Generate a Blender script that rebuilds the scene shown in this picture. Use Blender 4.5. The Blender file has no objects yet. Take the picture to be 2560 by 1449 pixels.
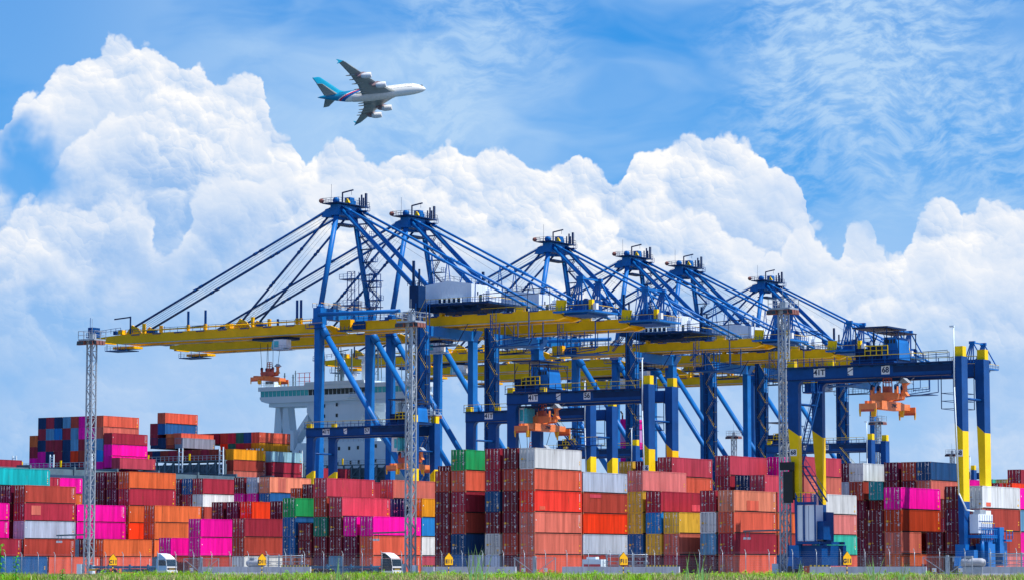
import bpy, math, random
from mathutils import Vector, Matrix
R = math.radians
random.seed(7)
scene = bpy.context.scene
COL = scene.collection
S33, C33 = math.sin(R(33)), math.cos(R(33))
OX, OY = 3.07, 379.0
def P(u, v, z=0.0):            # yard frame: u runs away from the quay road, v runs along the rows of blocks
    return Vector((OX + u*S33 + v*C33, OY + u*C33 - v*S33, z))
YAW = R(-33)                   # local x = v, local y = u

# ------------------------------------------------------------------ mesh builder
class MB:
    def __init__(s): s.v=[]; s.f=[]; s.m=[]; s.s=[]
    def face(s, pts, m=0, sm=False):
        b=len(s.v); s.v.extend([tuple(p) for p in pts]); s.f.append(tuple(range(b,b+len(pts)))); s.m.append(m); s.s.append(sm)
    def hexa(s, p, m=0):       # 8 points: bottom ring 0-3 ccw, top ring 4-7
        b=len(s.v); s.v.extend([tuple(q) for q in p])
        for f in ((3,2,1,0),(4,5,6,7),(0,1,5,4),(1,2,6,5),(2,3,7,6),(3,0,4,7)):
            s.f.append(tuple(b+i for i in f)); s.m.append(m); s.s.append(False)
    def box(s, x0,x1,y0,y1,z0,z1, m=0):
        s.hexa([(x0,y0,z0),(x1,y0,z0),(x1,y1,z0),(x0,y1,z0),(x0,y0,z1),(x1,y0,z1),(x1,y1,z1),(x0,y1,z1)], m)
    def bar(s, p, q, w, h=None, m=0):
        p=Vector(p); q=Vector(q); d=(q-p)
        if d.length<1e-6: return
        d.normalize(); h=h or w
        up=Vector((0,0,1)) if abs(d.z)<0.95 else Vector((0,1,0))
        a=d.cross(up).normalized()*(w/2); c=a.cross(d).normalized()*(h/2)
        s.hexa([p-a-c,p+a-c,p+a+c,p-a+c,q-a-c,q+a-c,q+a+c,q-a+c], m)
    def tube(s, p, q, r, n=10, m=0, r2=None, caps=True):
        p=Vector(p); q=Vector(q); d=(q-p).normalized(); r2=r if r2 is None else r2
        up=Vector((0,0,1)) if abs(d.z)<0.95 else Vector((0,1,0))
        a=d.cross(up).normalized(); c=a.cross(d).normalized()
        b=len(s.v)
        for i in range(n):
            t=2*math.pi*i/n; o=a*math.cos(t)+c*math.sin(t)
            s.v.append(tuple(p+o*r)); s.v.append(tuple(q+o*r2))
        for i in range(n):
            j=(i+1)%n
            s.f.append((b+2*j,b+2*i,b+2*i+1,b+2*j+1)); s.m.append(m); s.s.append(True)
        if caps:
            s.f.append(tuple(b+2*i for i in range(n))); s.m.append(m); s.s.append(False)
            s.f.append(tuple(b+2*i+1 for i in range(n-1,-1,-1))); s.m.append(m); s.s.append(False)
    def prism(s, poly, a0, a1, ax='y', m=0):   # polygon in (x,z) extruded along y, or (y,z) along x, or (x,y) along z
        def pt(p,a): return (p[0],a,p[1]) if ax=='y' else ((a,p[0],p[1]) if ax=='x' else (p[0],p[1],a))
        b=len(s.v); n=len(poly)
        for p in poly: s.v.append(pt(p,a0))
        for p in poly: s.v.append(pt(p,a1))
        s.f.append(tuple(b+i for i in range(n))); s.m.append(m); s.s.append(False)
        s.f.append(tuple(b+n+i for i in range(n-1,-1,-1))); s.m.append(m); s.s.append(False)
        for i in range(n):
            j=(i+1)%n; s.f.append((b+j,b+i,b+n+i,b+n+j)); s.m.append(m); s.s.append(False)
    def lathe(s, prof, n=24, m=0, ax='x', c=(0,0,0), sy=1.0):  # prof: (pos, radius)
        b=len(s.v)
        for (t,r) in prof:
            for i in range(n):
                a=2*math.pi*i/n; y=r*math.cos(a)*sy; z=r*math.sin(a)
                s.v.append((c[0]+t,c[1]+y,c[2]+z) if ax=='x' else ((c[0]+y,c[1]+t,c[2]+z) if ax=='y' else (c[0]+y,c[1]+z,c[2]+t)))
        for k in range(len(prof)-1):
            for i in range(n):
                j=(i+1)%n; s.f.append((b+k*n+i,b+k*n+j,b+(k+1)*n+j,b+(k+1)*n+i)); s.m.append(m); s.s.append(True)
    def rail(s, p, q, h=1.1, sp=2.0, w=0.06, m=0, mt=None):
        p=Vector(p); q=Vector(q); n=max(1,round((q-p).length/sp)); z=Vector((0,0,h))
        mt=m if mt is None else mt
        for i in range(n+1):
            a=p.lerp(q,i/n); s.bar(a,a+z,w,m=m)
        s.bar(p+z,q+z,w,m=mt); s.bar(p+z*.5,q+z*.5,w*.8,m=m)
    def stair(s, p, q, w=0.8, m=0, mr=1, side=(0,1,0)):   # stringers, treads, hand rails
        p=Vector(p); q=Vector(q); o=Vector(side).normalized()*w
        for k in (0,1):
            s.bar(p+o*k,q+o*k,.07,.22,m); s.bar(p+o*k+Vector((0,0,1)),q+o*k+Vector((0,0,1)),.05,m=mr)
            for t in (0.02,.5,.98):
                a=p.lerp(q,t)+o*k; s.bar(a,a+Vector((0,0,1)),.045,m=m)
        n=max(3,int(abs(q.z-p.z)/.42))
        for i in range(n):
            a=p.lerp(q,(i+.5)/n); s.bar(a,a+o,.22,.05,m)
    def mesh(s, name, mats):
        me=bpy.data.meshes.new(name); me.from_pydata(s.v,[],s.f)
        for mt in mats: me.materials.append(mt)
        me.polygons.foreach_set('material_index',s.m); me.polygons.foreach_set('use_smooth',s.s)
        me.validate(); me.update(); return me
    def build(s, name, mats, parent=None, loc=None, rot=None):
        return put(name, s.mesh(name, mats if isinstance(mats,(list,tuple)) else [mats]), parent, loc, rot)
def put(name, me, parent=None, loc=None, rot=None):
    o=bpy.data.objects.new(name,me); COL.objects.link(o)
    if parent: o.parent=parent
    if loc is not None: o.location=loc
    if rot is not None: o.rotation_euler=rot
    return o
def tag(o,label,cat,group=None):
    o['label']=label; o['category']=cat
    if group: o['group']=group
    return o
def thing(name,label,cat,loc,rz=YAW,group=None):
    o=bpy.data.objects.new(name,None); COL.objects.link(o); o.location=loc; o.rotation_euler=(0,0,rz); o.empty_display_size=.5
    return tag(o,label,cat,group)
def kind(o,k): o['kind']=k; return o
KIDS={}
def copy_tree(o, parent=None):
    c=o.copy(); COL.objects.link(c)
    if parent: c.parent=parent
    for ch in list(o.children): copy_tree(ch,c)
    return c
def text_mesh(txt,size):
    cu=bpy.data.curves.new('txt','FONT'); cu.body=txt; cu.size=size; cu.extrude=.01; cu.align_x='CENTER'; cu.align_y='CENTER'; cu.offset=.03*size
    o=bpy.data.objects.new('txt',cu); COL.objects.link(o)
    dg=bpy.context.evaluated_depsgraph_get(); me=bpy.data.meshes.new_from_object(o.evaluated_get(dg))
    bpy.data.objects.remove(o); bpy.data.curves.remove(cu); me.materials.clear(); return me

# ------------------------------------------------------------------ materials
def mat(name, rgb, rough=.5, metal=0., var=.18, sc=1.2, streak=False, rust=0., bump=0., spec=.4, rnd=0.):
    m=bpy.data.materials.new(name); m.use_nodes=True; nt=m.node_tree; N=nt.nodes; L=nt.links
    b=N['Principled BSDF']; b.inputs['Roughness'].default_value=rough; b.inputs['Metallic'].default_value=metal
    b.inputs['Specular IOR Level'].default_value=spec
    tc=N.new('ShaderNodeTexCoord'); mp=N.new('ShaderNodeMapping'); L.new(tc.outputs['Object'],mp.inputs[0])
    mp.inputs['Scale'].default_value=(sc,sc,sc*(.08 if streak else 1))
    oi=N.new('ShaderNodeObjectInfo'); ad=N.new('ShaderNodeVectorMath'); ad.operation='ADD'
    L.new(mp.outputs[0],ad.inputs[0])
    cx=N.new('ShaderNodeVectorMath'); cx.operation='SCALE'; cx.inputs[0].default_value=(31,17,43); L.new(oi.outputs['Random'],cx.inputs['Scale']); L.new(cx.outputs[0],ad.inputs[1])
    nz=N.new('ShaderNodeTexNoise'); nz.inputs['Scale'].default_value=1; nz.inputs['Detail'].default_value=5; nz.inputs['Roughness'].default_value=.65; L.new(ad.outputs[0],nz.inputs['Vector'])
    mr=N.new('ShaderNodeMapRange'); mr.inputs[1].default_value=.3; mr.inputs[2].default_value=.7; mr.inputs[3].default_value=1-var; mr.inputs[4].default_value=1+var*.5
    L.new(nz.outputs[0],mr.inputs[0])
    col=N.new('ShaderNodeVectorMath'); col.operation='SCALE'; col.inputs[0].default_value=rgb
    last=mr.outputs[0]
    if rnd:
        r2=N.new('ShaderNodeMapRange'); r2.inputs[3].default_value=1-rnd; r2.inputs[4].default_value=1+rnd*.6; L.new(oi.outputs['Random'],r2.inputs[0])
        mu=N.new('ShaderNodeMath'); mu.operation='MULTIPLY'; L.new(last,mu.inputs[0]); L.new(r2.outputs[0],mu.inputs[1]); last=mu.outputs[0]
    L.new(last,col.inputs['Scale']); out=col.outputs[0]
    if rust>0:
        n2=N.new('ShaderNodeTexNoise'); n2.inputs['Scale'].default_value=2.3; n2.inputs['Detail'].default_value=8; n2.inputs['Roughness'].default_value=.7; L.new(ad.outputs[0],n2.inputs['Vector'])
        r3=N.new('ShaderNodeMapRange'); r3.inputs[1].default_value=.66-rust*.25; r3.inputs[2].default_value=.76-rust*.2; L.new(n2.outputs[0],r3.inputs[0])
        mx=N.new('ShaderNodeMix'); mx.data_type='RGBA'; L.new(r3.outputs[0],mx.inputs[0]); L.new(out,mx.inputs[6]); mx.inputs[7].default_value=(.17,.06,.025,1); out=mx.outputs[2]
    L.new(out,b.inputs['Base Color'])
    if bump:
        bp=N.new('ShaderNodeBump'); bp.inputs['Strength'].default_value=bump; bp.inputs['Distance'].default_value=.05; L.new(nz.outputs[0],bp.inputs['Height']); L.new(bp.outputs[0],b.inputs['Normal'])
    return m
CC=dict(brick=(.42,.06,.04),coral=(.74,.125,.07),tomato=(.92,.055,.035),salmon=(.68,.17,.12),pink=(.68,.2,.18),peach=(.82,.26,.15),
 rose=(.58,.065,.10),crimson=(.40,.03,.055),red=(.95,.055,.012),orange=(.72,.14,.04),rust=(.50,.055,.018),maroon=(.17,.018,.03),plum=(.15,.012,.045),magenta=(.95,.004,.36),  # maroon, plum: red paint darkened to carry the shade on door ends
 white=(.74,.76,.75),grey=(.48,.56,.68),rustwhite=(.6,.6,.58),blue=(.02,.12,.33),dblue=(.015,.075,.2),navy=(.012,.045,.13),azure=(.02,.24,.62),steel=(.13,.32,.5),
 palesteel=(.3,.52,.6),green=(.02,.36,.11),dgreen=(.02,.2,.13),teal=(.01,.56,.56),dteal=(.02,.33,.36),seagreen=(.04,.46,.34),yellow=(.82,.5,.06),olive=(.5,.38,.12),amber=(.92,.36,.015),slate=(.28,.33,.4))
CW=dict(brick='brown red',coral='coral red',tomato='bright red',salmon='salmon',pink='salmon pink',peach='peach',rose='rose red',crimson='crimson',red='vivid orange red',orange='orange brown',rust='rust red',
 maroon='maroon',plum='dark plum red',magenta='magenta',white='white',grey='pale grey',rustwhite='rusty white',blue='blue',dblue='dark blue',navy='navy',azure='bright blue',steel='steel blue',palesteel='pale blue',green='green',dgreen='dark green',teal='turquoise',dteal='teal',
 seagreen='sea green',yellow='mustard yellow',olive='olive',amber='amber',slate='slate grey')
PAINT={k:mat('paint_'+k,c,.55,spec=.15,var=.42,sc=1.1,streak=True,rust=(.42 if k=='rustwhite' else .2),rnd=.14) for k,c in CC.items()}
M={}
M['dark']=mat('dark_gap_shade',(.02,.018,.02),.8)
M['bar']=mat('galvanised_bar',(.33,.33,.38),.5,.2)
M['mark']=mat('white_lettering',(.75,.75,.75),.6,var=.1)
M['yellow']=mat('hazard_yellow',(.85,.46,.01),.5)
M['cast']=mat('corner_casting',(.4,.2,.1),.7,rust=.5)
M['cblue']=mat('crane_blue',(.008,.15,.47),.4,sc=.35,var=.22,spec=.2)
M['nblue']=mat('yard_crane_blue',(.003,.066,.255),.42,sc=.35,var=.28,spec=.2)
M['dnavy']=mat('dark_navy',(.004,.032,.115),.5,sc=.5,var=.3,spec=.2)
M['cyel']=mat('crane_yellow',(.98,.52,.001),.45,sc=.3,var=.16,spec=.2)
M['ryel']=mat('yard_crane_yellow',(.95,.62,.001),.45,sc=.5,var=.16,spec=.2)
M['white']=mat('white_paint',(.78,.79,.8),.45,sc=.5,var=.1)
M['house']=mat('house_cladding',(.76,.83,.9),.4,sc=.4,var=.08)
M['steel']=mat('galvanised_steel',(.42,.47,.52),.45,.35,sc=1.5,var=.25)
M['rope']=mat('wire_rope',(.05,.055,.07),.6)
M['glass']=mat('dark_glass',(.01,.03,.05),.12,var=.1,spec=.5)
M['tglass']=mat('teal_glass',(.06,.52,.55),.3,var=.3,sc=3,spec=.5)
M['sorange']=mat('spreader_orange',(.88,.24,.07),.45,rust=.2,sc=1.5)
M['sred']=mat('spreader_red',(.62,.11,.06),.5,rust=.35,sc=1.5)
M['conc']=mat('barrier_concrete',(.58,.60,.64),.85,var=.3,sc=1.1,streak=True,bump=.3)
M['tyre']=mat('tyre_rubber',(.02,.02,.022),.85)
M['lamp']=mat('floodlight_housing',(.24,.09,.07),.6)
M['hull']=mat('ship_hull',(.03,.06,.12),.5)
M['ship']=mat('ship_white',(.68,.79,.85),.45,sc=.12,var=.1,streak=True,rust=.05)
M['lash']=mat('lashing_steel',(.10,.16,.2),.6,sc=.6,var=.3,rust=.1)
M['black']=mat('black_panel',(.012,.016,.018),.4)
M['red']=mat('signal_red',(.6,.03,.04),.5)
M['txt']=mat('navy_lettering',(.008,.02,.06),.5)
M['chassis']=mat('chassis_blue',(.02,.12,.24),.6,rust=.3,sc=2)
M['cabw']=mat('truck_white',(.78,.8,.82),.3,sc=2,var=.08)
M['cabb']=mat('truck_blue',(.25,.5,.72),.3,sc=2,var=.08)
M['tankgrey']=mat('tank_grey',(.42,.44,.48),.6,var=.3,rust=.1)
M['signy']=mat('sign_yellow',(.98,.50,.002),.5,var=.08)
YARD='''
18.5,-109.65,4,9|far left front stack beside the leafy weeds|5:brick 4:crimson 3:grey 2:brick
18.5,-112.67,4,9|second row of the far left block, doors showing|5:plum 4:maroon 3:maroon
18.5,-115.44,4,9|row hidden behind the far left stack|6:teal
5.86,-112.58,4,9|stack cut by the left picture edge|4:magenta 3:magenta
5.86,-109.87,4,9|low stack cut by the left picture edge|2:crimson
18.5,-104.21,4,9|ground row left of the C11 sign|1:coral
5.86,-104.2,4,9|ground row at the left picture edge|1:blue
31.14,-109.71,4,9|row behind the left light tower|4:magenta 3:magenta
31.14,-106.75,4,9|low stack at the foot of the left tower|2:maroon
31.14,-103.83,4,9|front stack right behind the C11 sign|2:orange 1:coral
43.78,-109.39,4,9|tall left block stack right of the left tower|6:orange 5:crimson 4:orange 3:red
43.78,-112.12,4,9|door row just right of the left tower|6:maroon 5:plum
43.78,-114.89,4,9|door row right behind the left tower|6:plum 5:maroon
43.78,-103.68,4,9|long stack above the white truck|4:orange 3:orange 2:orange
56.42,-103.31,4,9|stack end between white truck and pink boxes|4:brick
56.42,-142.02,2,9|short row end above the left block|6:crimson
62.52,-142.02,2,9|row above and left of the left tower|6:magenta
56.42,-142.02,4,9|row end beneath the short magenta box|5:orange
18.4,-78.84,4,9|low stack right behind the white truck|2:magenta 1:brick
18.4,-72.94,4,9|pink stack right of the white truck|3:magenta 2:magenta 1:brick
18.4,-64.33,4,9|front stack above the D11 sign|3:crimson 2:brick 1:white
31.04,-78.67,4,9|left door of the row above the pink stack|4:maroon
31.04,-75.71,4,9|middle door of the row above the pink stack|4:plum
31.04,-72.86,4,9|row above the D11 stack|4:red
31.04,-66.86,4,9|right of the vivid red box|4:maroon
16,-52.74,4,9|green topped stack right of the D11 sign|4:green 3:blue 2:blue 1:orange
16,-49.77,4,8|low maroon stack right of the green topped stack|3:maroon 2:maroon 1:orange
16,-46.92,4,9|tall stack with a dark green door|5:rose 4:brick 3:dgreen 2:maroon 1:plum
16,-44.06,4,9|stack right of the dark green door|4:rose 3:maroon 2:maroon 1:steel
16,-41.38,4,9|door stack left of the long magenta box|3:magenta 2:plum 1:maroon
16,-38.38,4,9|stack left behind the middle tower|3:magenta 2:coral 1:coral
28.64,-53.5,4,9|row end left of the middle tower|5:crimson
28.64,-43.79,4,9|middle block row left of the middle tower|5:salmon 4:steel
28.64,-41.49,4,9|navy door left of the middle tower|4:navy
28.64,-38.47,4,9|end stack right behind the middle tower|4:amber 3:azure 2:white 1:rose
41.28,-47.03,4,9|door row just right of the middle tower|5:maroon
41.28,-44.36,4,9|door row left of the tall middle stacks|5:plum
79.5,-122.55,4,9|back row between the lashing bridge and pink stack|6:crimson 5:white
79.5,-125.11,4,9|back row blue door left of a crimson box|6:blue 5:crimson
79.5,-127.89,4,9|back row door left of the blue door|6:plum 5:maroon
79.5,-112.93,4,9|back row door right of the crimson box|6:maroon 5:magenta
79.5,-110.03,4,9|back row pale door below the orange ship box|6:grey 5:magenta
79.5,-107.13,4,9|back row below the pale blue ship box|6:peach 5:blue
80.48,-100.79,2,8|short rusty end in front of the peach box|15.3:rust
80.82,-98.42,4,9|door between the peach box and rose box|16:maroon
0.7,-14.4,4,9|left maroon stack above the E11 sign|5:brick 4:maroon 3:maroon 2:maroon 1:maroon
0.7,-11.71,4,9|green topped stack right of the E11 sign|6:green 5:coral 4:crimson 3:brick 2:dblue 1:blue
0.7,-8.81,4,9|ground gap right of the E11 sign|1:grey
0.7,-6.08,4,9|third tall stack, right of the dark gap|6:crimson 5:crimson 4:dblue 3:maroon 2:rustwhite 1:grey
0.7,-3.21,4,9|maroon door stack left of the white topped stack|6:maroon 5:brick 4:maroon 3:maroon 2:brick 1:maroon
0.7,-0.46,4,9|white topped tall stack in the middle|6:white 5:coral 4:tomato 3:salmon 2:salmon 1:coral
13.34,-0.53,4,9|grey topped stack left of the F11 sign|5:grey 4:brick 3:red 2:grey 1:brick
51.18,-48.6,4,9|maroon end behind the green topped stack|6:maroon
13.9,8.73,4,9|pink topped stack above the F11 sign|5:pink 4:yellow 3:yellow 2:blue 1:plum
13.9,11.67,4,9|second stack right of the F11 sign|4:crimson 3:azure 2:yellow 1:maroon
13.9,14.47,4,9|yellow topped low stack right of the F11 sign|3:yellow 2:salmon 1:crimson
13.9,20.16,4,9|grey and blue door stack left of the peach box|4:crimson 3:white 2:steel 1:maroon
13.9,22.96,4,9|peach topped stack left of the right tower|4:peach 3:coral 2:crimson 1:coral
26.54,22.96,4,9|stack behind the right tower|4:rose 3:orange 2:brick
39.18,8.63,4,9|high back row left of the right tower|6:rose 5:crimson
39.18,11.88,4,9|navy door below the high rose box|5:navy
39.18,14.3,4,9|back row under the high rose box, far right|5:rose
39.18,-1.03,4,9|high back row right of the yellow crane feet|6:rose 5:coral
51.1,-8.82,4,9|door between the two yellow crane feet|6:plum
64,-18.11,4,9|sliver left of the door between yellow crane feet|6:teal
51.1,-14.8,4,9|olive door left of the yellow crane foot|6:yellow
51.1,-11.84,4,9|door squeezed beside the left yellow crane foot|6:plum
47.5,16.41,4,9|high back row behind the crane numbered 68|6:rose 5:salmon
47.5,12.81,4,9|magenta door left of the right tower|6:magenta
37,23.98,4,9|right block stack beside the crane legs numbered 68|4:white 3:pink 2:seagreen 1:coral
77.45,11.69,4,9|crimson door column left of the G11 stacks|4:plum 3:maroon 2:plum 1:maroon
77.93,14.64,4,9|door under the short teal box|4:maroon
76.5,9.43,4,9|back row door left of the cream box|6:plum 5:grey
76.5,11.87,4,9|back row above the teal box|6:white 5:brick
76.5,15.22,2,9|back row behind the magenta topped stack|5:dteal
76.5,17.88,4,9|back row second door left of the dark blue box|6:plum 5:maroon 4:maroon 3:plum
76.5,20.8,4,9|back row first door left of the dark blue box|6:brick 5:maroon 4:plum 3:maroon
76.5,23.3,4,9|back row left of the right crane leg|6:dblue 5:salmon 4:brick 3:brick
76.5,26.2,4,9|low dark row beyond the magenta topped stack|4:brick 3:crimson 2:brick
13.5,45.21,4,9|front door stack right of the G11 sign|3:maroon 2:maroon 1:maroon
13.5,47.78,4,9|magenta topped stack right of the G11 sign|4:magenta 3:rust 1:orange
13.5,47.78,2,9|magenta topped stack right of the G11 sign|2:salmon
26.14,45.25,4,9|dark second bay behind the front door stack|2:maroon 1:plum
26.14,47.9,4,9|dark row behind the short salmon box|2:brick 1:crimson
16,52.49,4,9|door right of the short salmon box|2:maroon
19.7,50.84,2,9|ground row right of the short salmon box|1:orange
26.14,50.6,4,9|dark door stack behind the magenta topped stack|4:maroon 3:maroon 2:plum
13.5,56.36,4,9|door stack left of the right crane leg|4:maroon 3:plum 2:maroon
13.5,59.13,4,9|white topped stack at the right picture edge|4:white 3:brick 2:brick
13.5,59.13,2,9|ground row at the right picture edge|1:orange
19.6,59.13,2,9|ground row at the right picture edge|1:pink
26.14,58.98,4,9|last stack cut by the right picture edge|4:magenta 3:steel 2:magenta 1:magenta
116.94,21.19,4,9|high stack cut by the right picture edge|6:crimson 5:brick
156.52,-8.33,4,9|far row between the two right crane legs|6:magenta
162.9,-3.69,4,9|far row right of the right crane leg, left one|6:seagreen
164.33,-1.49,4,9|far row right of the right crane leg, right one|6:olive
94.4,26.92,2,9|far low row left of the red short box|5:crimson
95.47,28.57,2,9|far low row above the white topped right stack|5:red
'''
SHIP='''
158.34,-233.24|leftmost of the tall left ship stacks|35.17:navy 32.58:crimson 29.99:navy 27.4:magenta 24.81:magenta
158.34,-230.83|second of the tall left ship stacks|35.17:crimson 32.58:steel 29.99:crimson 27.4:navy 24.81:magenta
158.34,-228.35|third of the tall left ship stacks|35.17:navy 32.58:azure 29.99:crimson 27.4:crimson 24.81:crimson
158.34,-225.73|fourth of the tall left ship stacks|35.17:steel 32.58:crimson 29.99:navy 27.4:navy 24.81:crimson
158.34,-223.35|fifth of the tall left ship stacks|35.17:brick 32.58:steel 29.99:steel 27.4:red 24.81:navy
158.34,-221.01|sixth of the tall left ship stacks|35.17:magenta 32.58:magenta 29.99:crimson 27.4:brick 24.81:crimson
158.34,-218.43|ship stack behind the left tower|35.17:crimson 32.58:magenta 29.99:steel 27.4:navy 24.81:brick
158.34,-216.03|long topped ship stack right of the left tower|35.17:coral 32.58:salmon 29.99:steel 27.4:azure 24.81:magenta
158.34,-235.8|low ship stack at the far left end|31.15:orange 28.56:crimson 25.97:magenta
158.34,-213.4|stepped ship stack with a pink box|31.2:crimson 28.61:magenta 26.02:magenta
158.34,-211|quayside ship stack right of the left tower|25.6:rose
114.49,-211|ship box at the left picture edge|23.97:crimson
198.8,-232.02|highest ship stack left of the bridge|38.14:coral 35.5:blue
198.8,-234.3|ship door left of the highest ship stack|35.6:crimson 33:crimson
198.8,-229.3|orange ship sliver under the blue box|33:orange
198.8,-227|short ship box right of the orange sliver|33.1:coral
198.8,-234.12|left ship door of the row below the blue box|32.1:navy
198.8,-231.69|middle ship door of the row below the blue box|32.1:navy
198.8,-229.19|right ship door of the row below the blue box|32.1:brick
198.8,-226.55|grey ship box with white end frames|32:slate
198.8,-236|first of the dark ship row above the lashing bridge|29:crimson
198.8,-233.5|second of the dark ship row above the lashing bridge|29:navy
198.8,-231|third of the dark ship row above the lashing bridge|29:brick
198.8,-228.5|fourth of the dark ship row above the lashing bridge|29:crimson
198.8,-226|fifth of the dark ship row above the lashing bridge|29:brick
198.8,-223.5|sixth of the dark ship row above the lashing bridge|29:crimson
198.8,-221|seventh of the dark ship row above the lashing bridge|29:brick
198.8,-218.5|eighth of the dark ship row above the lashing bridge|29:crimson
198.8,-216|ninth of the dark ship row above the lashing bridge|29:brick
198.8,-213.5|last of the dark ship row above the lashing bridge|29:brick
198.8,-211|quayside ship stack with an amber box|28.95:amber 26.36:brick 23.77:salmon
212.3,-231.05|first door of the ship row before the bridge legs|33.55:crimson
212.3,-228.73|second door of the ship row before the bridge legs|33.55:brick
212.3,-226.41|third door of the ship row before the bridge legs|33.55:crimson
212.3,-223.61|fourth door of the ship row before the bridge legs|33.55:brick 30.96:red
212.3,-221.16|fifth door of the ship row before the bridge legs|33.55:crimson 30.96:dgreen
212.3,-218.75|sixth door of the ship row before the bridge legs|33.55:dgreen 30.96:crimson
212.3,-216.4|last door of the ship row before the bridge legs|33.55:blue 30.96:brick
212.3,-214|ship stack just before the bridge legs|33.55:coral 30.96:amber
213.2,-211|quayside ship stack under the bridge legs|28.9:palesteel 26.3:crimson 23.7:crimson
233,-211|ship box between the crane legs numbered 57|25.5:crimson
'''
# ------------------------------------------------------------------ shipping containers
CW2=2.438
def body_mesh(ln,h,seed,plain):
    rr=random.Random(seed); mb=MB(); w=CW2/2; l=ln/2
    # corner posts, rails, castings
    for sx in (-1,1):
        for sy in (-1,1):
            x0,x1=sorted((sx*w,sx*(w-.12))); y0,y1=sorted((sy*l,sy*(l-.14)))
            mb.box(x0,x1,y0,y1,.12,h-.12,0)
            mb.box(x0,x1,y0,y1,0,.118,3); mb.box(x0,x1,y0,y1,h-.118,h,3)
        xa,xb=sorted((sx*(w-.005),sx*(w-.1)))
        mb.box(xa,xb,-l+.14,l-.14,h-.1,h-.01,0)
        xa,xb=sorted((sx*(w-.07),sx*(w-.14)))
        mb.box(xa,xb,-l+.14,l-.14,.03,.2,1)  # bottom rail coloured near-black for the shade under the side panel
    mb.box(-w+.1,w-.1,-l+.02,l-.02,h-.06,h-.03,0)          # roof
    mb.box(-w+.12,w-.12,-l+.16,l-.04,.1,.16,1)             # floor
    # corrugated sides
    n=round((ln-.28)/.2775); p=(ln-.28)/n
    for sx in (1,-1):
        pr=[]
        for i in range(n):
            y=-l+.14+i*p
            pr+=[(y,0),(y+.26*p,0),(y+.5*p,.04),(y+.76*p,.04)]
        pr.append((l-.14,0))
        for (ya,da),(yb,db) in zip(pr,pr[1:]):
            xa=sx*(w-.012-da); xb=sx*(w-.012-db)
            q=[(xa,ya,.16),(xb,yb,.16),(xb,yb,h-.1),(xa,ya,h-.1)]
            mb.face(q if sx>0 else q[::-1],0)
    # corrugated closed end (far side)
    ne=9; pe=(CW2-.24)/ne
    for sy in ((1,-1) if plain else (1,)):
        pr=[]
        for i in range(ne):
            x=-w+.12+i*pe; pr+=[(x,0),(x+.26*pe,0),(x+.5*pe,.04),(x+.76*pe,.04)]
        pr.append((w-.12,0))
        for (xa,da),(xb,db) in zip(pr,pr[1:]):
            q=[(xa,sy*(l-.02-da),.12),(xb,sy*(l-.02-db),.12),(xb,sy*(l-.02-db),h-.12),(xa,sy*(l-.02-da),h-.12)]
            mb.face(q[::-1] if sy>0 else q,0)
        ya,yb=sorted((sy*(l-.01),sy*(l-.12))); mb.box(-w+.12,w-.12,ya,yb,0,.12,0); mb.box(-w+.12,w-.12,ya,yb,h-.12,h,0)
    # lettering and stickers near the far end of the visible side
    x=w-.008
    def m(y,z,dy,dz,k): mb.box(x-.002,x+.004,y,y+dy,z,z+dz,k)
    if rr.random()<.75:
        for k in range(11):
            if rr.random()<.85: m(l-.62,h-.35-.1*k,.12,.07,2)
        for k in range(rr.choice((0,0,16))): m(l-.95,h-.35-.1*k,.07,.06,2)
    for k in range(rr.choice((1,2,3))): m(l-.66,h*.5-.25-.33*k,.2,.17,rr.choice((4,4,2)))
    if rr.random()<.6: m(l-.75,.45,.32,.26,4)
    if rr.random()<.3: m(-l+.3,h*.6,.16,.16,2)
    # worn, repainted or scuffed patches
    return mb.mesh('body',[PAINT['brick'],M['dark'],M['mark'],M['cast'],M['yellow']])
def door_mesh(h,side,seed):
    rr=random.Random(seed); mb=MB(); x0,x1=(-1.10,-.012) if side<0 else (.012,1.10)
    mb.box(x0,x1,.0,.05,.16,h-.14,0)
    for k in range(4):
        z=.32+k*(h-.55)/3.6; mb.box(x0+.08,x1-.08,-.012,-.001,z,z+.42,0)
    y0,y1=-.022,-.0125
    def m(x,z,dx,dz,k): mb.box(x,x+dx,y0,y1,z,z+dz,k)
    if side>0:
        t=h-.45
        m(x0+.5,t,.42,.07,2); m(x0+.62,t-.16,.2,.06,2)
        for k in range(rr.choice((3,4,5))):
            z=t-.55-.22*k; m(x0+.64,z,.14+.1*rr.random(),.06,2)
            if rr.random()<.5: m(x0+.2,z,.06+.12*rr.random(),.055,2)
        if rr.random()<.5: m(x0+.7,.75,.22,.3,2)
        if rr.random()<.4: m(x0+.72,.5,.25,.24,4)
    else:
        if rr.random()<.7: m(x0+.14,.8,.2,.34,2)
        if rr.random()<.8:
            z=1.1+.5*rr.random(); mb.prism([(x0+.62,z),(x0+.88,z),(x0+.75,z+.24)],y0,y1,'y',4)
        if rr.random()<.45: m(x0+.12,1.25,.34,.26,4)
        if rr.random()<.4: m(x0+.55,.9,.2,.12,2)
        if rr.random()<.35: m(x0+.3,h-.8,.12,.2,2)
    return mb.mesh('door',[PAINT['brick'],M['dark'],M['mark'],M['cast'],M['yellow']])
def bar_mesh(h):
    mb=MB(); mb.tube((0,0,.1),(0,0,h-.1),.026,6,0)
    for z in (.2,h-.25): mb.box(-.05,.05,-.03,.05,z,z+.08,0)
    mb.box(-.02,.3,-.05,-.02,h*.38,h*.38+.05,0)
    return mb.mesh('lock_bar',[M['bar']])
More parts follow.
